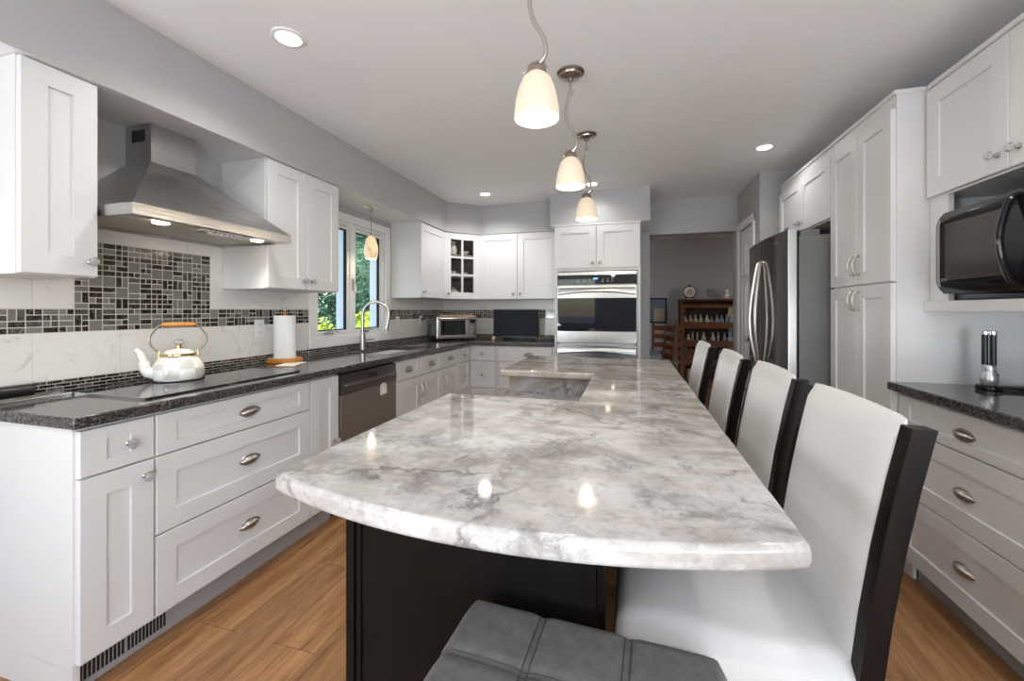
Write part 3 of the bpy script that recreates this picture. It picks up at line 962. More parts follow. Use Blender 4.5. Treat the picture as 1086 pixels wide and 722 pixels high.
B().box(.0005, .89, -.012, dm, 2.2625, 2.285, bev=.004).done('crown_molding', 'white_paint', t)

# microwave oven, protruding from its shelf
t = thing('microwave', 'black curved-front microwave on the white shelf, large bowed door handle', 'microwave', (1.27, 2.225, 1.3177), -PI / 2)
MW, MH = .56, .345
b = B().box(.01, MW - .01, .03, .42, 0, MH, bev=.006)
b.done('body', 'black_plastic', t)
def bulge(x0, x1, z0, z1, n=20, y=.0, d=.022):
    """front that is flat in the middle and rolls back along its top and bottom edges"""
    vs, fs = [], []
    for i in range(n + 1):
        z = z0 + (z1 - z0) * i / n
        q = max(0, abs(z - MH / 2) - (MH / 2 - .06)) / .06
        yy = y - .010 + d * q ** 2
        xl = x0 + (.010 * q ** 2 if x0 < .03 else 0)
        vs += [(xl, yy, z), (x1, yy, z), (xl, .032, z), (x1, .032, z)]
    for i in range(n):
        a, c = 4 * i, 4 * i + 4
        fs += [(a, a + 1, c + 1, c), (a + 2, c + 2, c + 3, a + 3), (a, c, c + 2, a + 2), (a + 1, a + 3, c + 3, c + 1)]
    fs += [(0, 2, 3, 1), (4 * n, 4 * n + 1, 4 * n + 3, 4 * n + 2)]
    return vs, fs
door = B().mesh(*bulge(0, .425, 0, MH)).done('door', 'black_gloss', t)
B().mesh(*bulge(.055, .33, .055, MH - .055, y=-.0015)).done('window', 'microwave_window', door)
B().mesh(*bulge(.006, .022, .03, MH - .03, y=-.0012)).done('trim_strip', 'grey_metal', door)
B().tube(spline([(.385, .0, .015), (.385, -.03, .05), (.385, -.052, MH / 2), (.385, -.03, MH - .05), (.385, 0, MH - .015)], 6), .0105, 10).done('handle', 'black_gloss', door)
B().mesh(*bulge(.428, MW, 0, MH)).done('control_panel', 'black_gloss', t)
def lettering(body, size, parent, M, m, name='lettering'):
    cu = bpy.data.curves.new(name, 'FONT')
    cu.body = body; cu.size = size; cu.extrude = .0003; cu.align_x = 'CENTER'; cu.align_y = 'CENTER'
    o = bpy.data.objects.new(name, cu)
    C.objects.link(o)
    me = bpy.data.meshes.new_from_object(o.evaluated_get(bpy.context.evaluated_depsgraph_get()))
    bpy.data.objects.remove(o)
    me.materials.clear(); me.materials.append(MATS[m])
    o = bpy.data.objects.new(name, me)
    C.objects.link(o); o.parent = parent; o.matrix_local = M
    return o
FR = R(PI / 2, 'X')      # text facing local -y
lettering('LG', .014, door, T(.058, -.0115, .058) @ FR, 'silver_plastic')
B().lathe([(.0068, 0), (.0068, .001), (.0052, .001), (.0052, 0)], 16, cap=False, M=T(.040, -.0112, .058) @ FR).done('emblem', 'silver_plastic', door)
B().box(.30, .365, -.0095, -.0085, .083, .087).done('printed_line', 'silver_plastic', door)
for x in (.05, .5):
    pass

# ------------------------------------------------------------------ refrigerator
FY0, FY1, FXD = 3.03, 3.94, .955
t = thing('refrigerator', 'stainless French-door refrigerator with two bowed handles and grey sides', 'refrigerator', (1.02, FY1, 0), -PI / 2)
FWD = FY1 - FY0
B().box(.004, FWD - .004, 0, .74, .03, 1.725, bev=.004).done('body', 'fridge_side', t)
def fdoor(x0, x1, z0, z1, full=True):
    n = 16
    pf = []
    for i in range(n + 1):
        x = x0 + (x1 - x0) * i / n
        q = (x - FWD / 2) / (FWD / 2)
        y = -.09 + .030 * q * q
        pf.append((x, y))
    poly = pf + [(x1, -.012), (x0, -.012)]
    return B().prism(poly, z0, z1)
mid = FWD / 2
dl = fdoor(.002, mid - .0025, .66, 1.765).done('door', 'fridge_door', t)
dr = fdoor(mid + .0025, FWD - .002, .66, 1.765).done('door', 'fridge_door', t)
dz = fdoor(.002, FWD - .002, .06, .645).done('freezer_drawer', 'fridge_door', t)
B().box(FWD - .012, FWD + .001, -.0628, -.0125, .66, 1.7655, bev=.006).done('edge_band', 'silver_plastic', dr)
for d_, sx in ((dl, -1), (dr, 1)):
    xh = mid + sx * .028
    b = B()
    b.tube(spline([(xh, -.085, .83), (xh + sx * .010, -.115, .86), (xh + sx * .042, -.152, 1.17), (xh + sx * .010, -.115, 1.56), (xh, -.085, 1.60)], 8), [.012] * 9 + [.014] * 15 + [.012] * 9, 10)
    b.done('handle', 'nickel', d_)
B().tube(spline([(.12, -.075, .60), (.15, -.125, .60), (.45, -.145, .60), (.76, -.125, .60), (.79, -.075, .60)], 6), .012, 10).done('handle', 'nickel', dz)
for x in (.03, FWD - .12):
    B().box(x, x + .09, -.05, .01, 1.7655, 1.79, bev=.004).done('hinge_cover', 'grey_metal', t)
B().box(FWD - .14, FWD - .02, .012, .12, 1.7255, 1.762, bev=.004).done('hinge_box', 'fridge_side', t)
lettering('LG', .028, dr, T(FWD - .15, -.0805, 1.705) @ FR, 'silver_plastic')
B().lathe([(.013, 0), (.013, .001), (.010, .001), (.010, 0)], 16, cap=False, M=T(FWD - .19, -.0812, 1.705) @ FR).done('emblem', 'silver_plastic', dr)

# ------------------------------------------------------------------ wall ovens
OX0, OX1, OY = -.757, .082, 4.185
t = thing('oven_cabinet', 'tall white cabinet housing the double ovens, two doors above', 'cabinet', (OX0, OY, 0))
OW = OX1 - OX0
od = YB - OY - .001
b = B()
b.box(.0005, OW, 0, od, 1.64, SZ - .002).box(.0005, .03, 0, od, .105, 1.6395).box(OW - .03, OW, 0, od, .105, 1.6395).box(.03, OW - .03, 0, od, .105, .30)
b.box(.03, OW - .03, od - .012, od, .30, 1.64)
b.done('carcass', 'white_paint', t, smooth=0)
B().box(.001, OW - .001, .06, .075, 0, .1045).done('toe_kick', 'white_paint', t, smooth=0)
fronts(t, [('d', .006, OW / 2 - .002, 1.668, 2.09, .07, .07, [('f', OW / 2 - .035, 1.715)]), ('d', OW / 2 + .002, OW - .006, 1.668, 2.09, .07, .07, [('f', OW / 2 + .035, 1.715)]),
           ('d', .006, OW - .006, .115, .29, .07, .045, [])])
B().box(-.0, OW + .004, -.024, .02, 2.092, SZ - .002, bev=.003).done('crown_molding', 'white_paint', t)
t = thing('double_oven', 'stainless double wall oven with black glass doors in the tall white cabinet', 'oven', (OX0 + .034, OY - .002, 0))
ow = OW - .068
B().box(.012, ow - .012, .002, .50, .31, 1.63).done('body', 'grey_metal', t, smooth=0)
B().box(0, ow, -.014, -.0004, 1.598, 1.632, bev=.003).done('top_trim', 'steel_oven', t)
cp = B().box(0, ow, -.024, -.0004, 1.505, 1.596, bev=.003).done('control_panel', 'black_glass', t)
B().box(.36, .40, -.0252, -.0242, 1.555, 1.568).done('display', 'oven_display', cp, smooth=0)
b = B()
for x in (.20, .26, .31, .44, .49, .53): b.box(x, x + .018, -.0250, -.0243, 1.534, 1.537).box(x + .004, x + .014, -.0250, -.0243, 1.554, 1.557)
b.done('key_marks', 'silver_plastic', cp, smooth=0)
for z0, z1 in ((.925, 1.495), (.335, .905)):
    d_ = B().box(0, ow, -.034, -.0004, z0, z1, bev=.003).done('door', 'steel_oven', t)
    B().box(.004, ow - .004, -.0365, -.0343, z0 + .115, z1 - .125, bev=.001).done('window', 'oven_glass', d_)
    zt = z1 - .055
    n = 24
    b = B()
    vs, fs = [], []
    for i in range(n + 1):
        q = 2 * i / n - 1
        x = .012 + (ow - .024) * i / n
        dz_ = .028 * (q * q)                           # flat top edge, arched lower edge
        for (y, z) in ((-.070, zt + .030), (-.076, zt + .012), (-.076, zt - .006 - dz_), (-.066, zt - .014 - dz_), (-.060, zt + .026)):
            vs.append((x, y + .012 * q * q, z))
    for i in range(n):
        for k in range(5):
            fs.append((5 * i + k, 5 * i + (k + 1) % 5, 5 * i + 5 + (k + 1) % 5, 5 * i + 5 + k))
    fs += [tuple(range(5)), tuple(range(5 * n, 5 * n + 5))]
    b.mesh(vs, fs)
    for x in (.014, ow - .034): b.box(x, x + .02, -.062, -.0335, zt - .012, zt + .024)
    b.done('handle', 'steel_oven', d_)
    b = B().box(ow / 2 - .011, ow / 2 + .011, -.0352, -.0342, z0 + .043, z0 + .071, bev=.0004)
    b.done('emblem', 'grey_metal', d_)

# ------------------------------------------------------------------ worktops
sink_hole = [(-2.17, 2.775), (-1.80, 2.775), (-1.80, 3.445), (-2.17, 3.445)]
def rounded(poly, r, n=4):
    out = []
    N_ = len(poly)
    for i in range(N_):
        p, a, c = V(poly[i]), V(poly[i - 1]), V(poly[(i + 1) % N_])
        u, w = (a - p).normalized(), (c - p).normalized()
        rr = r[i] if isinstance(r, list) else r
        if rr <= 0: out.append(tuple(p)); continue
        p0, p1 = p + u * rr, p + w * rr
        for k in range(n + 1):
            s_ = k / n
            q = p0 * (1 - s_) ** 2 + p * 2 * s_ * (1 - s_) + p1 * s_ * s_
            out.append(tuple(q))
    return out
Lp = rounded([(XW + .010, .852), (-1.652, .852), (-1.652, 4.148), (-.762, 4.148), (-.762, YB - .010), (XW + .010, YB - .010)], [0, .012, .05, 0, 0, 0])
tag(B().slab(Lp, [rounded(sink_hole, .03)], .8765, CT, bev=.013).done('worktop', 'dark_granite'),
    'polished dark speckled granite worktop running along the left and back walls', 'worktop')
tag(B().slab(rounded([(1.155, 1.55), (1.798, 1.55), (1.798, 2.3712), (1.155, 2.3712)], [0, 0, 0, .008]), [], .8765, CT, bev=.013).done('worktop', 'dark_granite'),
    'polished dark speckled granite worktop under the microwave shelf on the right', 'worktop')

# ------------------------------------------------------------------ sink and faucet
t = thing('kitchen_sink', 'stainless undermount sink set in the dark worktop below the window', 'sink', (-1.985, 3.11, .8755))
b = B()
x0, x1, y0, y1, dp = -.19, .19, -.34, .34, -.2
for a0, a1, c0, c1 in ((x0 - .004, x0, y0, y1), (x1, x1 + .004, y0, y1), (x0, x1, y0 - .004, y0), (x0, x1, y1, y1 + .004)): b.box(a0, a1, c0, c1, dp, -.0005)
b.box(x0, x1, y0, y1, dp - .004, dp)
b.done('basin', 'sink_steel', t, smooth=0)
B().lathe([(.045, 0), (.045, .003), (.03, .004), (.02, .001), (0, .001)], 20, M=T(0, 0, dp)).done('drain', 'chrome', t)
t = thing('faucet', 'brushed steel gooseneck pull-down faucet behind the sink', 'faucet', (-2.215, 3.06, CT + .0003))
B().lathe([(0, 0), (.026, 0), (.026, .006), (.024, .008), (.024, .125), (.019, .13), (0, .13)], 20).done('base', 'nickel', t)
nk = [(0, 0, .12), (0, 0, .27), (0, 0, .30)]
Rn = .108
# the spout swings towards the right along the counter
dx, dy = .80, .60
for k in range(0, 15):
    a = PI - math.radians(196) * k / 14
    h = Rn + Rn * math.cos(a)
    nk.append((h * dx, h * dy, .30 + Rn * math.sin(a)))
B().tube(nk, .0135, 12).done('gooseneck', 'nickel', t)
e, e2 = V(nk[-1]), V(nk[-2])
dd = (e - e2).normalized()
B().tube([e, e + dd * .02, e + dd * .11, e + dd * .115], [.0155, .0175, .0185, .012], 12).done('spray_head', 'nickel', t)
B().tube(spline([(.0, .02, .055), (0, .045, .06), (.0, .06, .075), (0, .16, .078)], 5), [.012] * 6 + [.009] * 5 + [.007] * 5, 10).done('lever', 'nickel', t)

# ------------------------------------------------------------------ dishwasher
t = thing('dishwasher', 'brown stainless dishwasher with a pocket handle between the base cabinets', 'dishwasher', (XF, 2.1, 0), PI / 2)
B().box(.004, .612, .001, .58, .105, .868).done('body', 'black_plastic', t, smooth=0)
B().box(.006, .61, -.026, -.0004, .115, .735, bev=.004).done('door', 'steel_brown', t)
p = B().prism([(-.0004, .738), (-.026, .738), (-.029, .75), (-.029, .80), (-.023, .812), (-.023, .858), (-.0004, .858)], .006, .61, axis='x').done('control_panel', 'steel_dark', t)
B().box(.04, .576, -.040, -.0292, .782, .797, bev=.003).done('handle_lip', 'steel', p)
B().box(.285, .365, -.0312, -.0232, .806, .828).done('pocket', 'dark_gap', p, smooth=0)
B().box(.004, .612, .05, .06, 0, .1045).done('toe_kick', 'black_plastic', t, smooth=0)
t = thing('magnet', 'small arched cream magnet on the dishwasher door', 'magnet', (XF + .0262, 2.545, .66), PI / 2)
b = B().prism([(-.037, 0), (.037, 0)] + arc(0, .045, .037, 0, PI, 10), -.006, -.0002, axis='y')
b.done('plate', 'magnet_face', t)
B().box(-.022, .022, -.0075, -.0062, .012, .03).prism([(-.026, .03), (.026, .03), (0, .055)], -.0075, -.0062, axis='y').done('picture', 'paper', t, smooth=0)

# ------------------------------------------------------------------ range hood
t = thing('range_hood', 'stainless pyramid range hood over the cooktop with two lit lamps', 'range hood', (XW + .010, 1.475, 0))
hx, hy, cx, cy = .495, .377, .172, .106
b = B()
zb, zl, zt = 1.612, 1.655, 1.93
for x0, x1, y0, y1 in ((0, hx, -hy, -hy + .006), (0, hx, hy - .006, hy), (hx - .006, hx, -hy + .006, hy - .006), (0, .006, -hy + .006, hy - .006)): b.box(x0, x1, y0, y1, zb, zl)
b.mesh([(0, -hy, zl), (hx, -hy, zl), (hx, hy, zl), (0, hy, zl), (0, -cy, zt), (cx, -cy, zt), (cx, cy, zt), (0, cy, zt)],
       [(0, 1, 5, 4), (1, 2, 6, 5), (2, 3, 7, 6), (4, 5, 6, 7), (0, 3, 2, 1)])
b.done('canopy', 'steel_hood', t, smooth=15)
ch = B().box(0, cx - .004, -cy + .003, cy - .003, zt - .01, SZ - .001, bev=.002).done('chimney', 'steel_hood', t)
b = B()
for i in range(9): b.box(.045 + i * .0095, .050 + i * .0095, -cy + .0015, -cy + .004, 2.03, 2.085)
b.done('vent_slots', 'dark_gap', ch, smooth=0)
b = B().box(.008, hx - .075, -hy + .008, hy - .008, zb + .014, zb + .018)
bp = b.done('underside', 'hood_filter', t, smooth=0)
B().prism([(hx - .075, zb + .004), (hx - .007, zb + .003), (hx - .007, zb + .022), (hx - .075, zb + .022)], -hy + .008, hy - .008, axis='y').done('front_rail', 'steel_hood', t, smooth=0)
cpn = B().prism([(hx - .095, zb - .012), (hx - .02, zb - .004), (hx - .02, zb + .004), (hx - .095, zb + .004)], -.08, .17, axis='y').done('control_box', 'steel', t, smooth=0)
b = B()
for i in range(5): b.lathe([(0, 0), (.0075, 0), (.0075, .006), (0, .006)], 12, M=T(hx - .052, -.04 + i * .026, zb - .013))
b.done('buttons', 'steel_dark', cpn)
for y in (-.20, .27):
    ln = B().lathe([(.030, .012), (.030, 0), (.026, -.002), (.026, .003), (0, .003)], 20, M=T(hx - .12, y, zb + .004)).done('lamp', ['hood_lens'], t)
    lamp('hood_light', 'SPOT', (hx - .12, y, zb - .004), (0, 0, 0), HOOD_W * 6, (1, .90, .74), .03, parent=t, spot_size=math.radians(105), spot_blend=.8)

# ------------------------------------------------------------------ cooktop and what stands on the left worktop
zc = CT + .0003
t = thing('cooktop', 'black glass cooktop set on the worktop under the range hood', 'cooktop', (-1.985, 1.475, zc))
B().box(-.245, .25, -.372, .372, 0, .007, bev=.0025).done('glass_top', 'black_glass', t)
b = B()
for x, y, r in ((-.12, -.18, .09), (.11, -.18, .11), (-.12, .2, .11), (.11, .2, .08)):
    b.lathe([(r, .00702), (r, .0072), (r - .002, .0072), (r - .002, .00702)], 40, M=T(x, y, 0), cap=False)
b.done('burner_rings', 'grey_metal', t, smooth=0)
b = B()
b.box(-.245, .25, -.376, -.3722, 0, .008).box(-.245, .25, .3722, .376, 0, .008)
b.done('edge_trim', 'steel', t, smooth=0)

KX, KY = -2.06, 1.45
t = thing('kettle', 'white checkered enamel kettle with wooden handle grip on the cooktop', 'kettle', (KX, KY, zc + .0078), math.radians(146))
prof = [(0, 0), (.088, 0), (.095, .010), (.100, .032), (.0985, .055), (.090, .080), (.077, .101), (.060, .116)]
def kc(i, j):
    return (0 if ((i // 3) + j // 2) % 2 == 0 else (1 if (i // 3 + j) % 3 < 2 else 2))
B().lathe(prof, 30, matfn=kc).done('body', ['enamel_white', 'enamel_grey', 'enamel_cream'], t, smooth=50)
B().lathe([(.0995, -.001), (.0995, .0035), (.089, .0035)], 32, cap=False).done('base_rim', 'dark_gap', t)
B().lathe([(.063, .112), (.068, .116), (.068, .121), (.062, .124)], 32, cap=False).done('collar', 'gold', t)
lid = B().lathe([(.062, .1235), (.058, .128), (.045, .139), (.02, .146), (0, .147)], 28, matfn=lambda i, j: 0 if (i // 2 + j) % 2 else 2).done('lid', ['enamel_white', 'enamel_grey', 'enamel_cream'], t, smooth=50)
B().lathe([(.018, .145), (.018, .149), (.009, .152), (.009, .160), (.014, .163), (0, .164)], 16).done('finial_base', 'gold', lid)
B().lathe([(0, .163), (.016, .166), (.021, .176), (.016, .187), (0, .190)], 10).done('finial', 'crystal', lid, smooth=20)
B().tube(spline([(0, .075, .03), (0, .115, .05), (0, .125, .095), (0, .14, .135), (0, .155, .148)], 5), [.026] * 5 + [.022] * 5 + [.015] * 5 + [.011] * 5 + [.009], 14).done('spout', ['enamel_white'], t)
for sy in (-1, 1):
    B().box(-.008, .008, sy * .072 - .004, sy * .072 + .004, .085, .138, bev=.003).done('bracket', 'gold', t)
B().tube(spline([(0, .072, .13), (0, .100, .165), (0, .104, .205), (0, .075, .25), (0, .055, .258)], 6), .0045, 8).done('handle_arm', 'bronze_nickel', t)
B().tube(spline([(0, -.072, .13), (0, -.100, .165), (0, -.104, .205), (0, -.075, .25), (0, -.055, .258)], 6), .0045, 8).done('handle_arm', 'bronze_nickel', t)
B().lathe([(0, -.062), (.008, -.062), (.0105, -.05), (.0115, 0), (.0105, .05), (.008, .062), (0, .062)], 14, M=T(0, 0, .259) @ R(PI / 2, 'X')).done('handle_grip', 'orange_wood', t)

t = thing('paper_towel_holder', 'paper towel roll on a round amber wooden stand beside the cooktop', 'paper towel holder', (-2.155, 2.17, zc))
B().lathe([(0, 0), (.10, 0), (.106, .005), (.106, .012), (.098, .015), (.102, .018), (.102, .024), (.095, .028), (0, .028)], 32).done('base', 'orange_wood', t)
B().lathe([(.02, .0285), (.064, .0285), (.064, .300), (.02, .300), (.02, .0285)], 32, cap=False).done('paper_roll', 'paper', t)
B().lathe([(0, .028), (.008, .028), (.008, .318), (.013, .322), (.006, .328), (0, .328)], 14).done('post', 'orange_wood', t)
B().lathe([(0, .328), (.010, .331), (.016, .340), (.012, .349), (0, .352)], 12).done('finial', 'crystal', t, smooth=20)
t = thing('note_card', 'white folded paper lying flat on the worktop before the paper towel', 'paper', (-2.03, 2.10, zc), math.radians(20))
B().box(-.055, .055, -.09, .09, 0, .002).box(-.05, .055, -.085, .02, .0021, .004).done('sheet', 'paper', t, smooth=0)
# dark bar and flat steel tray at the near end
t = thing('rolling_bar', 'short black cylinder lying against the tiles at the near left worktop end', 'cylinder', (-2.255, .95, zc + .0235))
B().lathe([(0, -.09), (.021, -.09), (.0235, -.086), (.0235, .086), (.021, .09), (0, .09)], 24, M=R(PI / 2, 'X')).done('bar', 'black_plastic', t)
t = thing('steel_tray', 'flat narrow steel tray on the near left end of the dark worktop', 'tray', (-2.165, .98, zc))
b = B().box(-.035, .035, -.115, .115, 0, .003)
b.box(.031, .035, -.115, .115, .003, .009, bev=.001).box(-.035, -.031, -.115, .115, .003, .009, bev=.001).box(-.031, .031, -.115, -.111, .003, .009).box(-.031, .031, .111, .115, .003, .009)
b.done('pan', 'steel', t)

# outlets on the tiles
def outlet(label, u, z, slots=True):
    t = thing('wall_outlet', label, 'outlet', (XW + .0098, u, z), PI / 2)
    B().box(-.036, .036, -.006, 0, -.058, .058, bev=.003).done('cover_plate', 'white_plastic', t)
    b = B()
    if slots:
        for dz_ in (-.025, .025):
            b.lathe([(0, 0), (.016, 0), (.016, .0018), (0, .0018)], 16, 0, T(0, -.0058, dz_) @ FR)
            for x in (-.006, .006): b.box(x - .001, x + .001, -.0086, -.0078, dz_ - .002, dz_ + .006, m=1)
    else:
        b.box(-.016, .016, -.0085, -.0058, -.033, .033, bev=.001)
    b.done('receptacle' if slots else 'rocker', ['white_plastic', 'dark_gap'], t)
    return t
outlet('white double outlet on the tiles behind the paper towel roll', 2.10, 1.13)
outlet('white rocker switch plate on the tiles just right of the window', 3.73, 1.13, False)
outlet('white outlet with a black plug, on the tiles near the corner', 4.22, 1.13)
t = thing('power_cord', 'black power cord hanging from the corner outlet behind the toaster oven', 'cord', (XW + .02, 4.22, 1.15))
B().box(0.0, .03, -.014, .014, -.012, .012, bev=.004).done('plug', 'black_plastic', t)
B().tube(spline([(.03, 0, 0), (.05, .03, -.01), (.03, .10, -.08), (.012, .12, -.19), (.012, .12, -.23)], 6), .004, 8).done('cable', 'black_plastic', t)

# ------------------------------------------------------------------ toaster oven, board, television
t = thing('toaster_oven', 'silver toaster oven standing across the back corner of the worktop', 'toaster oven', (-1.985, 4.40, zc), math.radians(43))
B().box(-.235, .235, -.17, .17, .018, .265, bev=.01).done('body', 'steel', t)
for x in (-.2, .2):
    for y in (-.14, .14): B().lathe([(0, 0), (.013, 0), (.015, .0182), (0, .0182)], 10, M=T(x, y, 0)).done('foot', 'black_plastic', t)
d_ = B()
for x0, x1, z0, z1 in ((-.225, -.195, .035, .25), (.095, .125, .035, .25), (-.195, .095, .035, .06), (-.195, .095, .222, .25)): d_.box(x0, x1, -.186, -.1705, z0, z1, bev=.002)
d_ = d_.done('door', 'steel', t)
B().box(-.197, .097, -.182, -.175, .058, .224).done('window', 'black_glass', d_, smooth=0)
B().tube(spline([(-.21, -.186, .235), (-.2, -.215, .24), (.1, -.215, .24), (.11, -.186, .235)], 4), .009, 8).done('handle', 'steel', d_)
cpn = B().box(.129, .228, -.178, -.1705, .035, .25, bev=.002).done('control_panel', 'steel_dark', t)
for z in (.08, .14): B().lathe([(0, 0), (.021, 0), (.019, .018), (0, .019)], 18, M=T(.178, -.178, z) @ FR).done('dial', 'chrome', cpn)
B().box(.145, .212, -.1792, -.178, .19, .228).done('display', 'black_glass', cpn, smooth=0)
t = thing('cutting_board', 'wooden cutting board lying on top of the toaster oven', 'cutting board', (-1.985, 4.40, zc + .2655), math.radians(43))
B().box(-.20, .20, -.16, .13, 0, .016, bev=.005).done('board', 'maple_board', t)

t = thing('television', 'small black flat-screen television on the back worktop under the cabinets', 'television', (-1.275, 4.60, zc), math.radians(4))
B().box(-.272, .272, -.012, .012, .022, .345, bev=.004).box(-.15, .15, .0121, .04, .05, .25, bev=.01).done('body', 'black_plastic', t)
B().box(-.262, .262, -.0135, -.0122, .036, .337).done('screen', 'screen', t, smooth=0)
for x in (-.16, .16):
    B().prism([(-.07, 0), (.07, 0), (.07, .006), (.012, .026), (-.012, .026), (-.07, .006)], x - .008, x + .008, axis='x').done('foot', 'black_plastic', t)
t = thing('cable_box', 'flat black box with tangled cords on the worktop right of the television', 'box', (-.90, 4.50, zc), .2)
B().box(-.09, .09, -.05, .05, 0, .03, bev=.004).done('case', 'black_plastic', t)
rr = random.Random(3)
pts = [(-.26 + .05 * i + rr.uniform(-.02, .02), rr.uniform(-.11, -.06), .006 + (.02 if i % 2 else 0)) for i in range(8)]
B().tube(spline(pts, 5), .004, 6).tube(spline([(p[0] * .8 + .02, p[1] + .03, .05 - p[2]) for p in pts], 5), .0035, 6).done('cord', 'black_plastic', t)
tag(B().box(-.018, .018, -.02, .02, 0, .04, bev=.006).done('small_jar', 'maple_board', loc=(-1.505, 4.47, zc)), 'tiny brown jar on the worktop under the left edge of the television', 'jar')

# ------------------------------------------------------------------ gadget on the right worktop
t = thing('grinder_set', 'chrome stand with two ribbed black upright grips on the right worktop', 'kitchen gadget', (1.445, 2.235, zc))
t.scale = (.70, .70, .93)
B().lathe([(0, .0222), (.034, .0222), (.041, .04), (.041, .055), (.034, .078), (.033, .084), (.030, .086), (.030, .104), (.026, .112), (0, .112)], 24).done('bulb_body', 'silver_plastic', t)
for x in (-.0165, .0165):
    Mx = R(-.45, 'Z')
    p = Mx @ V((x, 0, 0))
    pr = [(0, .1125), (.0135, .1125)]
    z = .115
    while z < .245:
        pr += [(.0155, z), (.0155, z + .004), (.0135, z + .005), (.0135, z + .0065)]
        z += .0075
    pr += [(.0135, .248), (0, .248)]
    gp = B().lathe(pr, 18, M=T(p.x, p.y, 0)).done('grip', 'black_plastic', t)
    B().lathe([(0, .2485), (.0165, .2485), (.017, .254), (.017, .262), (.013, .266), (0, .266)], 18, M=T(p.x, p.y, 0)).done('cap', 'chrome', gp)
bs = B().lathe([(0, .0), (.052, .0), (.058, .005), (.058, .015), (.052, .022), (0, .022)], 28).done('base', 'black_gloss', t)
b = B()
for dy, a in ((.014, .0), (-.016, -.10)):
    b.box(.052, .46, dy - .010, dy + .010, .003, .019, bev=.004, M=R(a + .0, 'Z'))
b.done('arm', 'black_gloss', bs)
B().box(-.004, .004, -.0425, -.038, .066, .074, bev=.001, M=R(.55, 'Z')).done('button', 'dark_gap', t)

# ------------------------------------------------------------------ island
IX0, IX1, IY1 = -.715, .250, 2.985
NX, NY0, NY1 = -.195, 1.545, 2.235
ax, ay, ar = (IX0 + IX1) / 2 + .006, .68, .09
# near edge: a shallow bow through the two corners
c_half = (IX1 - IX0) / 2
rad = (c_half ** 2 + ar ** 2) / (2 * ar)
bow = []
for i in range(29):
    x = IX0 + (IX1 - IX0) * i / 28
    y = .598 + rad - math.sqrt(rad * rad - (x + .2325) ** 2) - .004 * (1 if x < -.2 else 0) * 0
    bow.append((x, y))
bow[0] = (IX0 + .012, bow[0][1] - .004); bow.insert(0, (IX0, bow[0][1] + .022))
bow[-1] = (IX1 - .006, bow[-1][1] - .001); bow.append((IX1, bow[-1][1] + .008))
outline = bow + [(IX1, IY1), (IX0, IY1), (IX0, NY1), (NX, NY1), (NX, NY0), (IX0, NY0)]
isl = thing('kitchen_island', 'large island with a bowed pale veined stone top and espresso base', 'kitchen island', (0, 0, 0))
B().slab(outline, [], .874, CT, bev=.012).done('stone_top', 'pale_stone', isl)
BX0, BX1, BY0, BY1 = -.655, -.12, .86, 2.95
b = B()
b.box(BX0, BX1, BY0, BY1, .10, .752).box(BX0, BX1, BY0, NY0 - .012, .752, .8735).box(BX0, BX1, NY1 + .035, BY1, .752, .8735).box(NX + .014, BX1, NY0 - .012, NY1 + .035, .752, .8735)
body = b.done('cabinet_base', 'espresso', isl, smooth=0)
B().box(BX0 + .05, BX1 - .05, BY0 + .05, BY1 - .05, 0, .0995).done('plinth', 'dark_gap', isl, smooth=0)
b = B().box(BX0 - .006, BX0 + .016, BY0 - .012, BY0 + .03, .02, .8735, bev=.002).box(BX0 + .019, BX0 + .031, BY0 - .006, BY0 - .0003, .02, .8735, bev=.001)
b.done('corner_post', 'espresso', isl)
b = B().box(-.068, -.052, BY0 - .008, BY0 + .03, .02, .8735, bev=.002)
b.done('corner_post', 'espresso_chair', isl)
b = B().box(BX0 + .04, -.07, BY0 - .004, BY0 - .0003, .1, .8735, bev=.001)
b.done('end_panel', 'espresso', isl)
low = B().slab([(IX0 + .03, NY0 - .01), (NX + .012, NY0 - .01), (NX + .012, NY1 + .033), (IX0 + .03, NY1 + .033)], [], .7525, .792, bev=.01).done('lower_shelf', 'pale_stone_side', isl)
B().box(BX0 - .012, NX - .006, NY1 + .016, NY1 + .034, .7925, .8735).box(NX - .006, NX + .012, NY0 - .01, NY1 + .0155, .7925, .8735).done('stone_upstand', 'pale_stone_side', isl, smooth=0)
# drawer fronts on the aisle side
for y0, y1 in ((.90, 1.50), (2.29, 2.92)):
    for z0, z1 in ((.12, .40), (.41, .68), (.69, .86)):
        b = shaker(B(), y0, y1, z0, z1, .06, .05)
        bmesh.ops.transform(b.bm, matrix=T(BX0, 0, 0) @ R(-PI / 2, 'Z') @ Matrix.Scale(-1, 4, (1, 0, 0)), verts=list(b.bm.verts))
        b.done('drawer', 'espresso', isl, smooth=25)

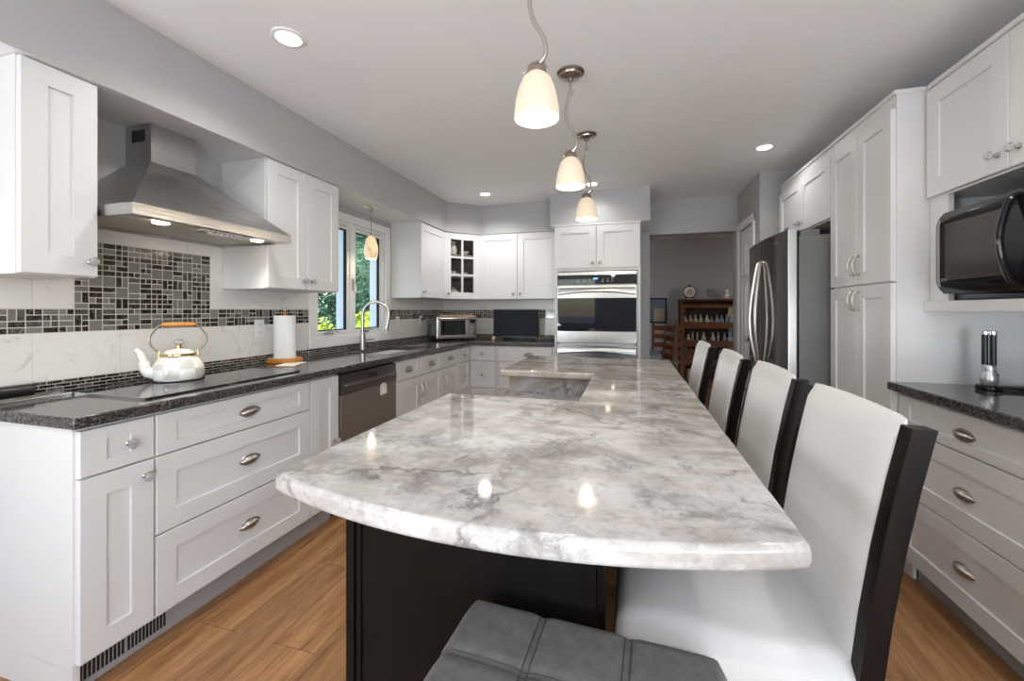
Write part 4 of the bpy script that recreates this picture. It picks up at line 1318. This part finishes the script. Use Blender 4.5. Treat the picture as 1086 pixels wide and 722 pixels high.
# ------------------------------------------------------------------ leather counter chairs
def make_chair(label):
    # local: x away from the island, y along it, origin on the floor under the seat centre
    t = thing('counter_chair', label, 'chair', (.18, 1.055, 0), 0, 'white leather counter chairs along the island')
    w = .216
    SZT = .632
    # seat cushion: loops along x with a rolled front edge
    prof = [(-.205, .565), (-.215, .585), (-.208, .612), (-.185, .628), (-.12, .634), (.0, .631), (.10, .628), (.195, .628), (.195, .565)]
    n = 12
    vs, fs = [], []
    for j in range(n + 1):
        q = 2 * j / n - 1
        y = w * q
        e = max(0, abs(q) - .80) / .2
        for x, z in prof:
            vs.append((x * (1 - .02 * e * e), y, z - (.022 * e ** 2.5 if z > .6 else 0) + .004 * (1 - q * q)))
    k = len(prof)
    for j in range(n):
        for i in range(k): fs.append((j * k + i, j * k + (i + 1) % k, (j + 1) * k + (i + 1) % k, (j + 1) * k + i))
    fs += [tuple(range(k)), tuple(range(n * k, n * k + k))]
    s_ = B().mesh(vs, fs).done('seat', 'leather_white', t, smooth=55)
    B().box(-.19, .19, -.205, .205, .505, .5645, bev=.003).done('seat_frame', 'espresso_chair', t)
    # backrest: a leaning, slightly curved pad; x of the front face at height z
    def bx(z): 
        s = (z - .62) / .435
        return .191 + .045 * s + .029 * s * s
    nz_, ny_ = 14, 14
    yw = .1835
    for nm, x_off, th, sc, zt_, mm in (('back_pad', -.008, .030, 1.0, 1.062, 'leather_white'), ('back_cover', .0225, .022, .90, 1.036, 'leather_white')):
        vs, fs = [], []
        for side in (0, 1):
            for a in range(nz_ + 1):
                for c in range(ny_ + 1):
                    q = 2 * c / ny_ - 1
                    zt2 = zt_ + .005 * (1 - q * q) 
                    z = .60 + (zt2 - .60) * a / nz_
                    ed = max(abs(q), 0)
                    rnd = (max(0, ed - .93) / .07) ** 2 * .005 + (max(0, a / nz_ - .93) / .07) ** 2 * .010
                    belly = .010 * (1 - q * q)
                    x = bx(z) + x_off + (th - rnd if side else rnd) + (belly * .6 if nm == 'back_pad' and not side else 0) 
                    vs.append((x, q * yw * sc, z))
        st = (nz_ + 1) * (ny_ + 1)
        W_ = ny_ + 1
        for a in range(nz_):
            for c in range(ny_):
                i = a * W_ + c
                fs.append((i, i + 1, i + W_ + 1, i + W_))
                fs.append((st + i, st + i + W_, st + i + W_ + 1, st + i + 1))
        for a in range(nz_):
            for c in (0, ny_):
                i = a * W_ + c
                fs.append((i, i + W_, st + i + W_, st + i))
        for c in range(ny_):
            for a in (0, nz_):
                i = a * W_ + c
                fs.append((i, i + 1, st + i + 1, st + i))
        B().mesh(vs, fs).done(nm, mm, t, smooth=60)
    # rear uprights run from the floor to the top of the back and stay visible beside the pad
    for sy in (-1, 1):
        y0, y1 = sorted((sy * .1838, sy * .2165))
        zs = [0, .15, .30, .45, .60, .72, .84, .95, 1.052]
        xs = [.205 + .075 - .0, .232, .205, .190, bx(.60) + .0, bx(.72), bx(.84), bx(.95), bx(1.052)]
        xs[0], xs[1], xs[2] = .255, .222, .202
        poly = [(x, z) for x, z in zip(xs, zs)] + [(x + .034, z) for x, z in reversed(list(zip(xs, zs)))]
        b = B().prism(poly, y0, y1, axis='y')
        bmesh.ops.bevel(b.bm, geom=[e for e in b.bm.edges if len(e.link_faces) == 2 and e.calc_face_angle(0) > 1.2], offset=.0025, segments=2, affect='EDGES')
        b.done('rear_leg', 'espresso_chair', t)
        B().mesh([(-.19, sy * .17, 0), (-.155, sy * .17, 0), (-.155, sy * .205, 0), (-.19, sy * .205, 0),
                  (-.19, sy * .165, .5045), (-.15, sy * .165, .5045), (-.15, sy * .205, .5045), (-.19, sy * .205, .5045)],
                 [(0, 3, 2, 1), (4, 5, 6, 7), (0, 1, 5, 4), (1, 2, 6, 5), (2, 3, 7, 6), (3, 0, 4, 7)]).done('front_leg', 'espresso_chair', t, smooth=0)
        B().box(-.155, .205, sy * .187 - .009, sy * .187 + .009, .21, .24, bev=.002).done('side_stretcher', 'espresso_chair', t)
    B().box(-.185, -.16, -.169, .169, .26, .29, bev=.002).done('footrest', 'espresso_chair', t)
    return t
ch1 = make_chair('white leather counter chair nearest the camera, whole seat visible under the stone top')
for (y, x, lb) in ((1.555, .178, 'second white leather counter chair from the camera, behind the nearest one'),
                   (2.055, .158, 'third white leather counter chair from the camera, its back before the refrigerator'),
                   (2.61, .13, 'farthest white leather counter chair, at the far end of the island by the bookcase')):
    copy_tree(ch1, loc=(x, y, 0), label=lb)

# ------------------------------------------------------------------ grey tufted stool
t = thing('counter_stool', 'grey tufted upholstered stool tucked under the bowed near end of the island', 'stool', (-.096, .584, 0), math.radians(-3))
n = 60
sw, sd, zt, th = .24, .228, .652, .09
vs, fs = [], []
seams = (-1 / 3, 1 / 3)
for j in range(n + 1):
    for i in range(n + 1):
        u, w_ = 2 * i / n - 1, 2 * j / n - 1
        z = zt
        for s in seams:
            z -= .005 * math.exp(-((u - s) / .05) ** 2) + .005 * math.exp(-((w_ - s) / .05) ** 2)
        ed = max(abs(u), abs(w_))
        z -= .022 * max(0, (ed - .88) / .12) ** 2.2
        r_ = 1.0
        if abs(u) > .85 and abs(w_) > .85: r_ = 1 - .03 * ((abs(u) - .85) / .15) * ((abs(w_) - .85) / .15)
        vs.append((u * sw * r_, w_ * sd * r_, z))
k = n + 1
for j in range(n):
    for i in range(n): fs.append((j * k + i, j * k + i + 1, (j + 1) * k + i + 1, (j + 1) * k + i))
ring = [i for i in range(k)] + [j * k + n for j in range(1, k)] + [n * k + i for i in range(n - 1, -1, -1)] + [j * k for j in range(n - 1, 0, -1)]
m0 = len(vs)
for r_ in ring: vs.append((vs[r_][0] * 1.008, vs[r_][1] * 1.008, zt - .05))
m1 = len(vs)
for r_ in ring: vs.append((vs[r_][0] * .97, vs[r_][1] * .97, zt - th))
L_ = len(ring)
for a in range(L_):
    c = (a + 1) % L_
    fs.append((ring[a], ring[c], m0 + c, m0 + a)); fs.append((m0 + a, m0 + c, m1 + c, m1 + a))
fs.append(tuple(m1 + a for a in range(L_)))
seat = B().mesh(vs, fs).done('seat_cushion', 'grey_felt', t, smooth=60)
b = B()
def top(u, w_):
    z = zt
    for s in seams: z -= .005 * math.exp(-((u - s) / .05) ** 2) + .005 * math.exp(-((w_ - s) / .05) ** 2)
    ed = max(abs(u), abs(w_))
    return z - .022 * max(0, (ed - .88) / .12) ** 2.2 + .0004
for s in seams:
    for o_ in (-.024, .024):
        pl = [(2 * i / 40 - 1) * .985 for i in range(41)]
        b.tube([((s + o_) * sw, q * sd, top(s + o_, q)) for q in pl], .0011, 5)
        b.tube([(q * sw, (s + o_) * sd, top(q, s + o_)) for q in pl], .0011, 5)
b.done('stitching', 'stitch', seat)
B().box(-.2, .2, -.2, .2, zt - th - .045, zt - th - .0005, bev=.003).done('seat_frame', 'espresso_chair', t)
for sx in (-1, 1):
    for sy in (-1, 1):
        B().box(sx * .18 - .018, sx * .18 + .018, sy * .18 - .018, sy * .18 + .018, 0, zt - th - .0455, bev=.002).done('leg', 'espresso_chair', t)
    B().box(sx * .18 - .008, sx * .18 + .008, -.161, .161, .2, .225, bev=.002).done('stretcher', 'espresso_chair', t)

# ------------------------------------------------------------------ pendants over the island
def pendant(label, y, rz):
    t = thing('pendant_lamp', label, 'pendant lamp', (-.295, y, ZC - .0005), rz, 'pendant lamps over the island')
    B().lathe([(0, 0), (.068, 0), (.068, -.006), (.055, -.012), (.052, -.020), (.030, -.026), (.012, -.030), (.012, -.045), (0, -.045)], 28).done('canopy', 'bronze_nickel', t)
    b = B()
    b.tube([(0, 0, -.04), (0, 0, -.105)], .005, 8)
    S_ = spline([(0, 0, -.085), (-.012, 0, -.13), (-.024, 0, -.19), (-.012, 0, -.25), (.020, 0, -.31), (.030, 0, -.36), (.010, 0, -.395), (-.045, 0, -.42)], 6)
    b.tube(S_, [.0075] * (len(S_) - 8) + [.007, .0068, .0065, .006, .0055, .005, .0045, .003], 8)
    b.tube(spline([(-.010, 0, -.125), (.004, 0, -.112), (.018, 0, -.085)], 4), [.006, .006, .0055, .005, .005, .004, .003, .0025, .002], 8)
    b.done('scrolled_stem', 'nickel', t)
    b = B().lathe([(0, -.395), (.012, -.397), (.024, -.405), (.031, -.418), (.033, -.428), (.030, -.432), (0, -.432)], 20)
    b.tube(spline([(-.03, 0, -.412), (-.024, 0, -.396), (0, 0, -.388), (.024, 0, -.396), (.03, 0, -.412)], 4), .004, 6)
    b.done('shade_holder', 'bronze_nickel', t)
    pr = [(.030, -.430), (.045, -.445), (.058, -.475), (.067, -.512), (.072, -.548), (.073, -.572), (.070, -.573), (.069, -.548), (.064, -.512), (.055, -.475), (.042, -.448), (.028, -.434)]
    B().lathe(pr, 32, cap=False).done('shade', 'pendant_glass', t, smooth=60)
    B().lathe([(0, -.455), (.014, -.46), (.022, -.48), (.032, -.512), (.026, -.538), (0, -.55)], 16).done('bulb', 'bulb', t, smooth=60)
    lamp('pendant_light', 'POINT', (0, 0, -.60), (0, 0, 0), PENDANT_W, (1, .86, .66), .03, parent=t)
    return t
pendant('nearest pendant lamp over the island, its canopy out of view', 1.31, 0)
pendant('middle pendant lamp over the island, white glass on a curled stem', 2.08, 0)
pendant('farthest pendant lamp, hanging before the ovens', 2.85, 0)
# small amber pendant over the sink
t = thing('pendant_lamp', 'small amber swirled-glass pendant hanging before the kitchen window', 'pendant lamp', (-2.09, 3.0, SZ - .0005))
B().lathe([(0, 0), (.062, 0), (.062, -.005), (.05, -.010), (.025, -.014), (.018, -.035), (.008, -.045), (0, -.045)], 24).done('canopy', 'chrome', t)
B().tube([(0, 0, -.04), (0, 0, -.235)], .0028, 6).done('cable', 'nickel', t)
B().lathe([(0, -.225), (.010, -.225), (.012, -.235), (.020, -.243), (0, -.243)], 16).done('socket', 'nickel', t)
B().lathe([(.020, -.242), (.039, -.27), (.053, -.32), (.058, -.36), (.054, -.40), (.046, -.435), (.043, -.435), (.051, -.40), (.054, -.36), (.049, -.32), (.036, -.27), (.017, -.245)], 24, cap=False).done('shade', 'amber_glass', t, smooth=60)
B().lathe([(0, -.30), (.02, -.33), (.022, -.36), (0, -.39)], 12).done('bulb', 'bulb', t, smooth=60)
lamp('sink_light', 'POINT', (0, 0, -.445), (0, 0, 0), 1.2, (1, .85, .62), .02, parent=t)

# ------------------------------------------------------------------ recessed ceiling lights
def downlight(label, x, y, k=1.0):
    t = thing('recessed_light', label, 'ceiling light', (x, y, ZC - .0004))
    B().lathe([(.048, -.002), (.052, -.008), (.066, -.005), (.070, 0), (.048, 0)], 32, cap=False).done('trim_ring', 'white_trim', t)
    B().lathe([(0, -.0035), (.049, -.0035), (.049, -.001), (0, -.001)], 28).done('lens', 'downlight_lens', t)
    lamp('downlight', 'SPOT', (0, 0, -.02), (0, 0, 0), DOWNLIGHT_W * 4 * k, (1, .985, .96), .05, parent=t, spot_size=math.radians(150), spot_blend=.7)
downlight('recessed ceiling light above the wide drawers, left of the pendants', -1.44, 1.47)
downlight('recessed ceiling light at the far left, before the corner cabinet', -1.44, 4.0, 1.35)
downlight('recessed ceiling light just before the oven soffit, behind the pendants', -.36, 3.96, .35)
downlight('recessed ceiling light by the refrigerator, on the right', .93, 3.42, .4)
downlight('unseen recessed ceiling light added behind the camera on the left', -1.44, -.9)  # this lamp and the next are unseen, added as fill
downlight('unseen recessed ceiling light added behind the camera on the right', .95, -.9)
downlight('recessed ceiling light just right of the view, before the microwave', .95, 1.3, .6)

# ------------------------------------------------------------------ dining room furniture
t = thing('bookcase', 'dark cherry stacked barrister bookcase with glass doors in the next room', 'bookcase', (.76, 7.22, 0))
bw, bd = .86, .34
b = B()
b.box(0, .03, 0, bd, .08, 1.40).box(bw - .03, bw, 0, bd, .08, 1.40)
B().box(.031, bw - .031, bd - .012, bd - .0005, .081, 1.399).done('back_panel', 'cherry_shaded', t, smooth=0)
levels = [.10, .44, .74, 1.03, 1.36]
b.box(-.005, bw + .005, -.005, bd, 0, .0795).box(-.012, bw + .012, -.014, bd, 1.4005, 1.43, bev=.004)
b.done('carcass', 'cherry', t)
for z in levels[:-1]: B().box(.0305, bw - .0305, .002, bd - .0125, z - .02, z - .001).done('shelf', 'cherry_shaded', t, smooth=0)
for z0, z1 in zip(levels, levels[1:]):
    z0, z1 = z0 - .018, z1 - .022
    b = B()
    for x0, x1, a0, a1 in ((.002, .06, z0, z1), (bw - .06, bw - .002, z0, z1), (.06, bw - .06, z0, z0 + .045), (.06, bw - .06, z1 - .05, z1)): b.box(x0, x1, -.02, -.001, a0, a1, bev=.002)
    dr_ = b.done('glass_door', 'cherry', t)
    B().box(.058, bw - .058, -.012, -.009, z0 + .043, z1 - .048).done('pane', 'door_glass', dr_, smooth=0)
bx0, by0 = .76, 7.22
rr = random.Random(11)
fig = []
for nm, pr in (('a', [(0, 0), (.022, 0), (.02, .02), (.012, .05), (.024, .075), (.02, .10), (.008, .115), (.017, .13), (.015, .15), (0, .158)]),
               ('b', [(0, 0), (.03, 0), (.036, .03), (.03, .06), (.012, .075), (.02, .095), (.018, .11), (0, .12)]),
               ('c', [(0, 0), (.025, 0), (.04, .04), (.034, .075), (.014, .10), (.018, .14), (.013, .14), (0, .03)])):
    fig.append(pr)
for row, z, xs in (('upper', 1.03, (.09, .165, .24, .32, .41, .49, .565, .64, .715, .79)), ('second', .74, (.13, .20, .27, .36, .50, .58, .68, .75))):
    for i, x in enumerate(xs):
        o = B().lathe([(r * rr.uniform(.85, 1.0), zz * rr.uniform(.95, 1.05)) for r, zz in fig[rr.randrange(3)]], 12).done('figurine', rr.choice(['china', 'china', 'china_rose', 'book_cream', 'china_blue']), smooth=60)
        o.location = (bx0 + x, by0 + .10 + rr.uniform(0, .08), z)
        tag(o, 'small ceramic figurine behind the glass on the %s shelf of the bookcase' % ('top' if row == 'upper' else 'second'), 'figurine',
            'figurines on the top shelf of the bookcase' if row == 'upper' else 'figurines on the second shelf of the bookcase')
x = bx0 + .075
for i in range(9):
    w_ = rr.uniform(.022, .04); h_ = rr.uniform(.17, .215)
    o = B().box(0, w_, 0, .15, 0, h_, bev=.003).done('book', rr.choice(['book_red', 'book_brown', 'book_green', 'book_red']))
    o.location = (x, by0 + .06, .44); x += w_ + .003
    tag(o, 'dark upright book at the left on the third shelf of the bookcase', 'book', 'dark books on the third shelf of the bookcase')
x = bx0 + .09
for i in range(7):
    w_ = rr.uniform(.022, .034); h_ = rr.uniform(.19, .24)
    o = B().box(0, w_, 0, .15, 0, h_, bev=.003).done('book', 'book_cream' if i % 3 else 'book_brown')
    o.location = (x, by0 + .06, .10); x += w_ + .003
    tag(o, 'pale upright book on the bottom shelf of the bookcase' if i % 3 else 'brown upright book among pale ones on the bottom shelf of the bookcase', 'book', 'pale books on the bottom shelf of the bookcase' if i % 3 else 'brown books on the bottom shelf of the bookcase')
# on top of the bookcase
t = thing('plate_clock', 'round decorative plate in a dark stand on top of the bookcase, left', 'plate', (bx0 + .15, by0 + .12, 1.4305))
Mp = T(0, 0, .115) @ R(PI / 2 - .12, 'X')
B().lathe([(0, 0), (.05, 0), (.088, .012), (.09, .016), (.05, .006), (0, .005)], 28, M=Mp).done('dish', 'china', t)
B().lathe([(.086, .010), (.098, .008), (.102, .014), (.098, .022), (.088, .018)], 28, M=Mp, cap=False).done('rim_frame', 'espresso_chair', t)
B().lathe([(.0, .0062), (.048, .0072), (.0, .0078)], 20, M=Mp).done('center_picture', 'china_rose', t)
b = B()
for sx in (-1, 1): b.tube([(sx * .05, -.06, 0.004), (sx * .06, -.02, .01), (sx * .05, .05, .12)], .006, 6).tube([(sx * .06, -.02, .006), (sx * .05, .10, .006)], .006, 6)
b.lathe([(0, .21), (.014, .212), (.018, .225), (0, .24)], 10)
b.done('stand', 'espresso_chair', t)
tag(B().lathe([(0, 0), (.035, 0), (.03, .01), (.035, .06), (.055, .17), (.052, .17), (.03, .06), (0, .02)], 20).done('glass_vase', 'vase_glass', loc=(bx0 + .45, by0 + .12, 1.4305)), 'clear glass vase on top of the bookcase between plate and jug', 'vase')
t = thing('ceramic_jug', 'figural ceramic jug on top of the bookcase, at the right', 'jug', (bx0 + .70, by0 + .12, 1.4305))
B().lathe([(0, 0), (.05, 0), (.065, .03), (.06, .075), (.035, .10), (.042, .13), (.036, .155), (.012, .165), (0, .18)], 18).done('body', 'china', t)
B().tube(spline([(-.055, 0, .05), (-.10, 0, .07), (-.095, 0, .12), (-.04, 0, .13)], 5), .008, 8).done('handle', 'china_rose', t)
B().tube([(.045, 0, .06), (.075, 0, .10), (.09, 0, .135)], [.014, .010, .008], 8).done('spout', 'china', t)

t = thing('framed_picture', 'dark-framed blue and tan picture hanging on the dining room wall', 'picture', (.34, 7.598, 1.245))
b = B()
for x0, x1, z0, z1 in ((-.24, -.215, -.215, .215), (.215, .24, -.215, .215), (-.215, .215, .19, .215), (-.215, .215, -.215, -.19)): b.box(x0, x1, -.025, -.0005, z0, z1, bev=.003)
b.done('frame', 'espresso_chair', t)
B().box(-.216, .216, -.012, -.004, -.191, .191, m=0).box(-.216, .02, -.0135, -.012, .0, .14, m=1).box(.03, .20, -.0135, -.012, -.19, .03, m=2).box(-.19, -.06, -.0135, -.012, -.17, -.08, m=3).box(-.005, .008, -.0138, -.012, -.19, .19, m=4).done('canvas', ['cobalt', 'slate_paint', 'sand_paint', 'slate_paint', 'book_brown'], t, smooth=0)

def ladder_chair(label, loc, rz):
    t = thing('ladderback_chair', label, 'chair', loc, rz)
    # local: faces -y, back at +y
    for sx in (-1, 1):
        B().tube([(sx * .20, .19, 0), (sx * .195, .19, .45), (sx * .19, .235, 1.05), (sx * .19, .24, 1.10)], [.016, .019, .017, .008], 10).done('rear_post', 'chair_wood', t)
        B().tube([(sx * .215, -.20, 0), (sx * .22, -.20, .47)], [.015, .019], 10).done('front_leg', 'chair_wood', t)
        for z in (.15, .30): B().tube([(sx * .205, .19, z), (sx * .217, -.2, z)], .010, 8).done('side_rung', 'chair_wood', t)
    for z in (.20, .33): B().tube([(-.216, -.2, z), (.216, -.2, z)], .010, 8).done('front_rung', 'chair_wood', t)
    for i in range(4):
        z = .58 + i * .125
        y = .19 + .045 * (z - .45) / .6
        n = 8
        pts = [(.19 * (2 * k / n - 1), y + .02 * (1 - (2 * k / n - 1) ** 2)) for k in range(n + 1)]
        poly = pts + [(a, c + .010) for a, c in reversed(pts)]
        B().prism(poly, z, z + .068).done('back_slat', 'chair_wood', t, smooth=40)
    B().box(-.215, .215, -.205, .185, .445, .475, bev=.012).done('seat', 'rush', t)
    return t
ladder_chair('wooden ladder-back chair with woven seat standing left of the bookcase', (.50, 6.75, 0), PI)
ladder_chair('wooden ladder-back chair pulled up to the dining table, seen edge-on', (.28, 5.95, 0), -PI / 2 + .25)
t = thing('dining_table', 'dining table corner under a blue-grey cloth, beyond the left door jamb', 'table', (-.25, 5.29, 0))
B().box(-.75, .55, -.30, .30, .70, .735, bev=.005).done('tabletop', 'chair_wood', t)
for sx in (-.68, .48):
    for sy in (-.25, .25): B().box(sx - .03, sx + .03, sy - .03, sy + .03, 0, .6995, bev=.004).done('leg', 'chair_wood', t)
n = 40
b = B()
pp = rounded([(-.78, -.33), (.58, -.33), (.58, .33), (-.78, .33)], .04, 5)
vs, fs = [], []
ring = []
for i, p in enumerate(pp):
    for k in range(6):
        pass
dens = []
for i in range(len(pp)):
    a, c = V(pp[i]), V(pp[(i + 1) % len(pp)])
    m_ = max(1, int((c - a).length / .05))
    dens += [a + (c - a) * k / m_ for k in range(m_)]
zs = [.7365, .735, .66, .58, .50]
for j, z in enumerate(zs):
    for i, p in enumerate(dens):
        f = 1 + (0 if j < 2 else .012 * math.sin(i * 1.1) * (j - 1) + .004 * j)
        vs.append((p.x * f, p.y * f, z))
D_ = len(dens)
for j in range(len(zs) - 1):
    for i in range(D_): fs.append((j * D_ + i, j * D_ + (i + 1) % D_, (j + 1) * D_ + (i + 1) % D_, (j + 1) * D_ + i))
fs.append(tuple(range(D_)))
o = B().mesh(vs, fs).done('tablecloth', 'cloth_blue', smooth=50, loc=(-.25, 5.29, 0))
tag(o, 'blue-grey tablecloth draped over the dining table beyond the doorway', 'tablecloth')
t = thing('added_ceiling_lamp', 'added flush ceiling lamp in the dining room, out of view above the table', 'ceiling light', (-.5, 6.1, ZC - .0005))
B().lathe([(.14, 0), (.14, -.01), (.12, -.02), (0, -.02)], 24).done('base', 'nickel', t)
B().lathe([(.125, -.0205), (.11, -.06), (.06, -.085), (0, -.09)], 24, cap=False).done('bowl', 'pendant_glass', t, smooth=60)
lamp('dining_fill', 'POINT', (0, 0, -.16), (0, 0, 0), DINING_W, (1, .96, .91), .08, parent=t)  # lamp added to light the dining room, no fixture seen there
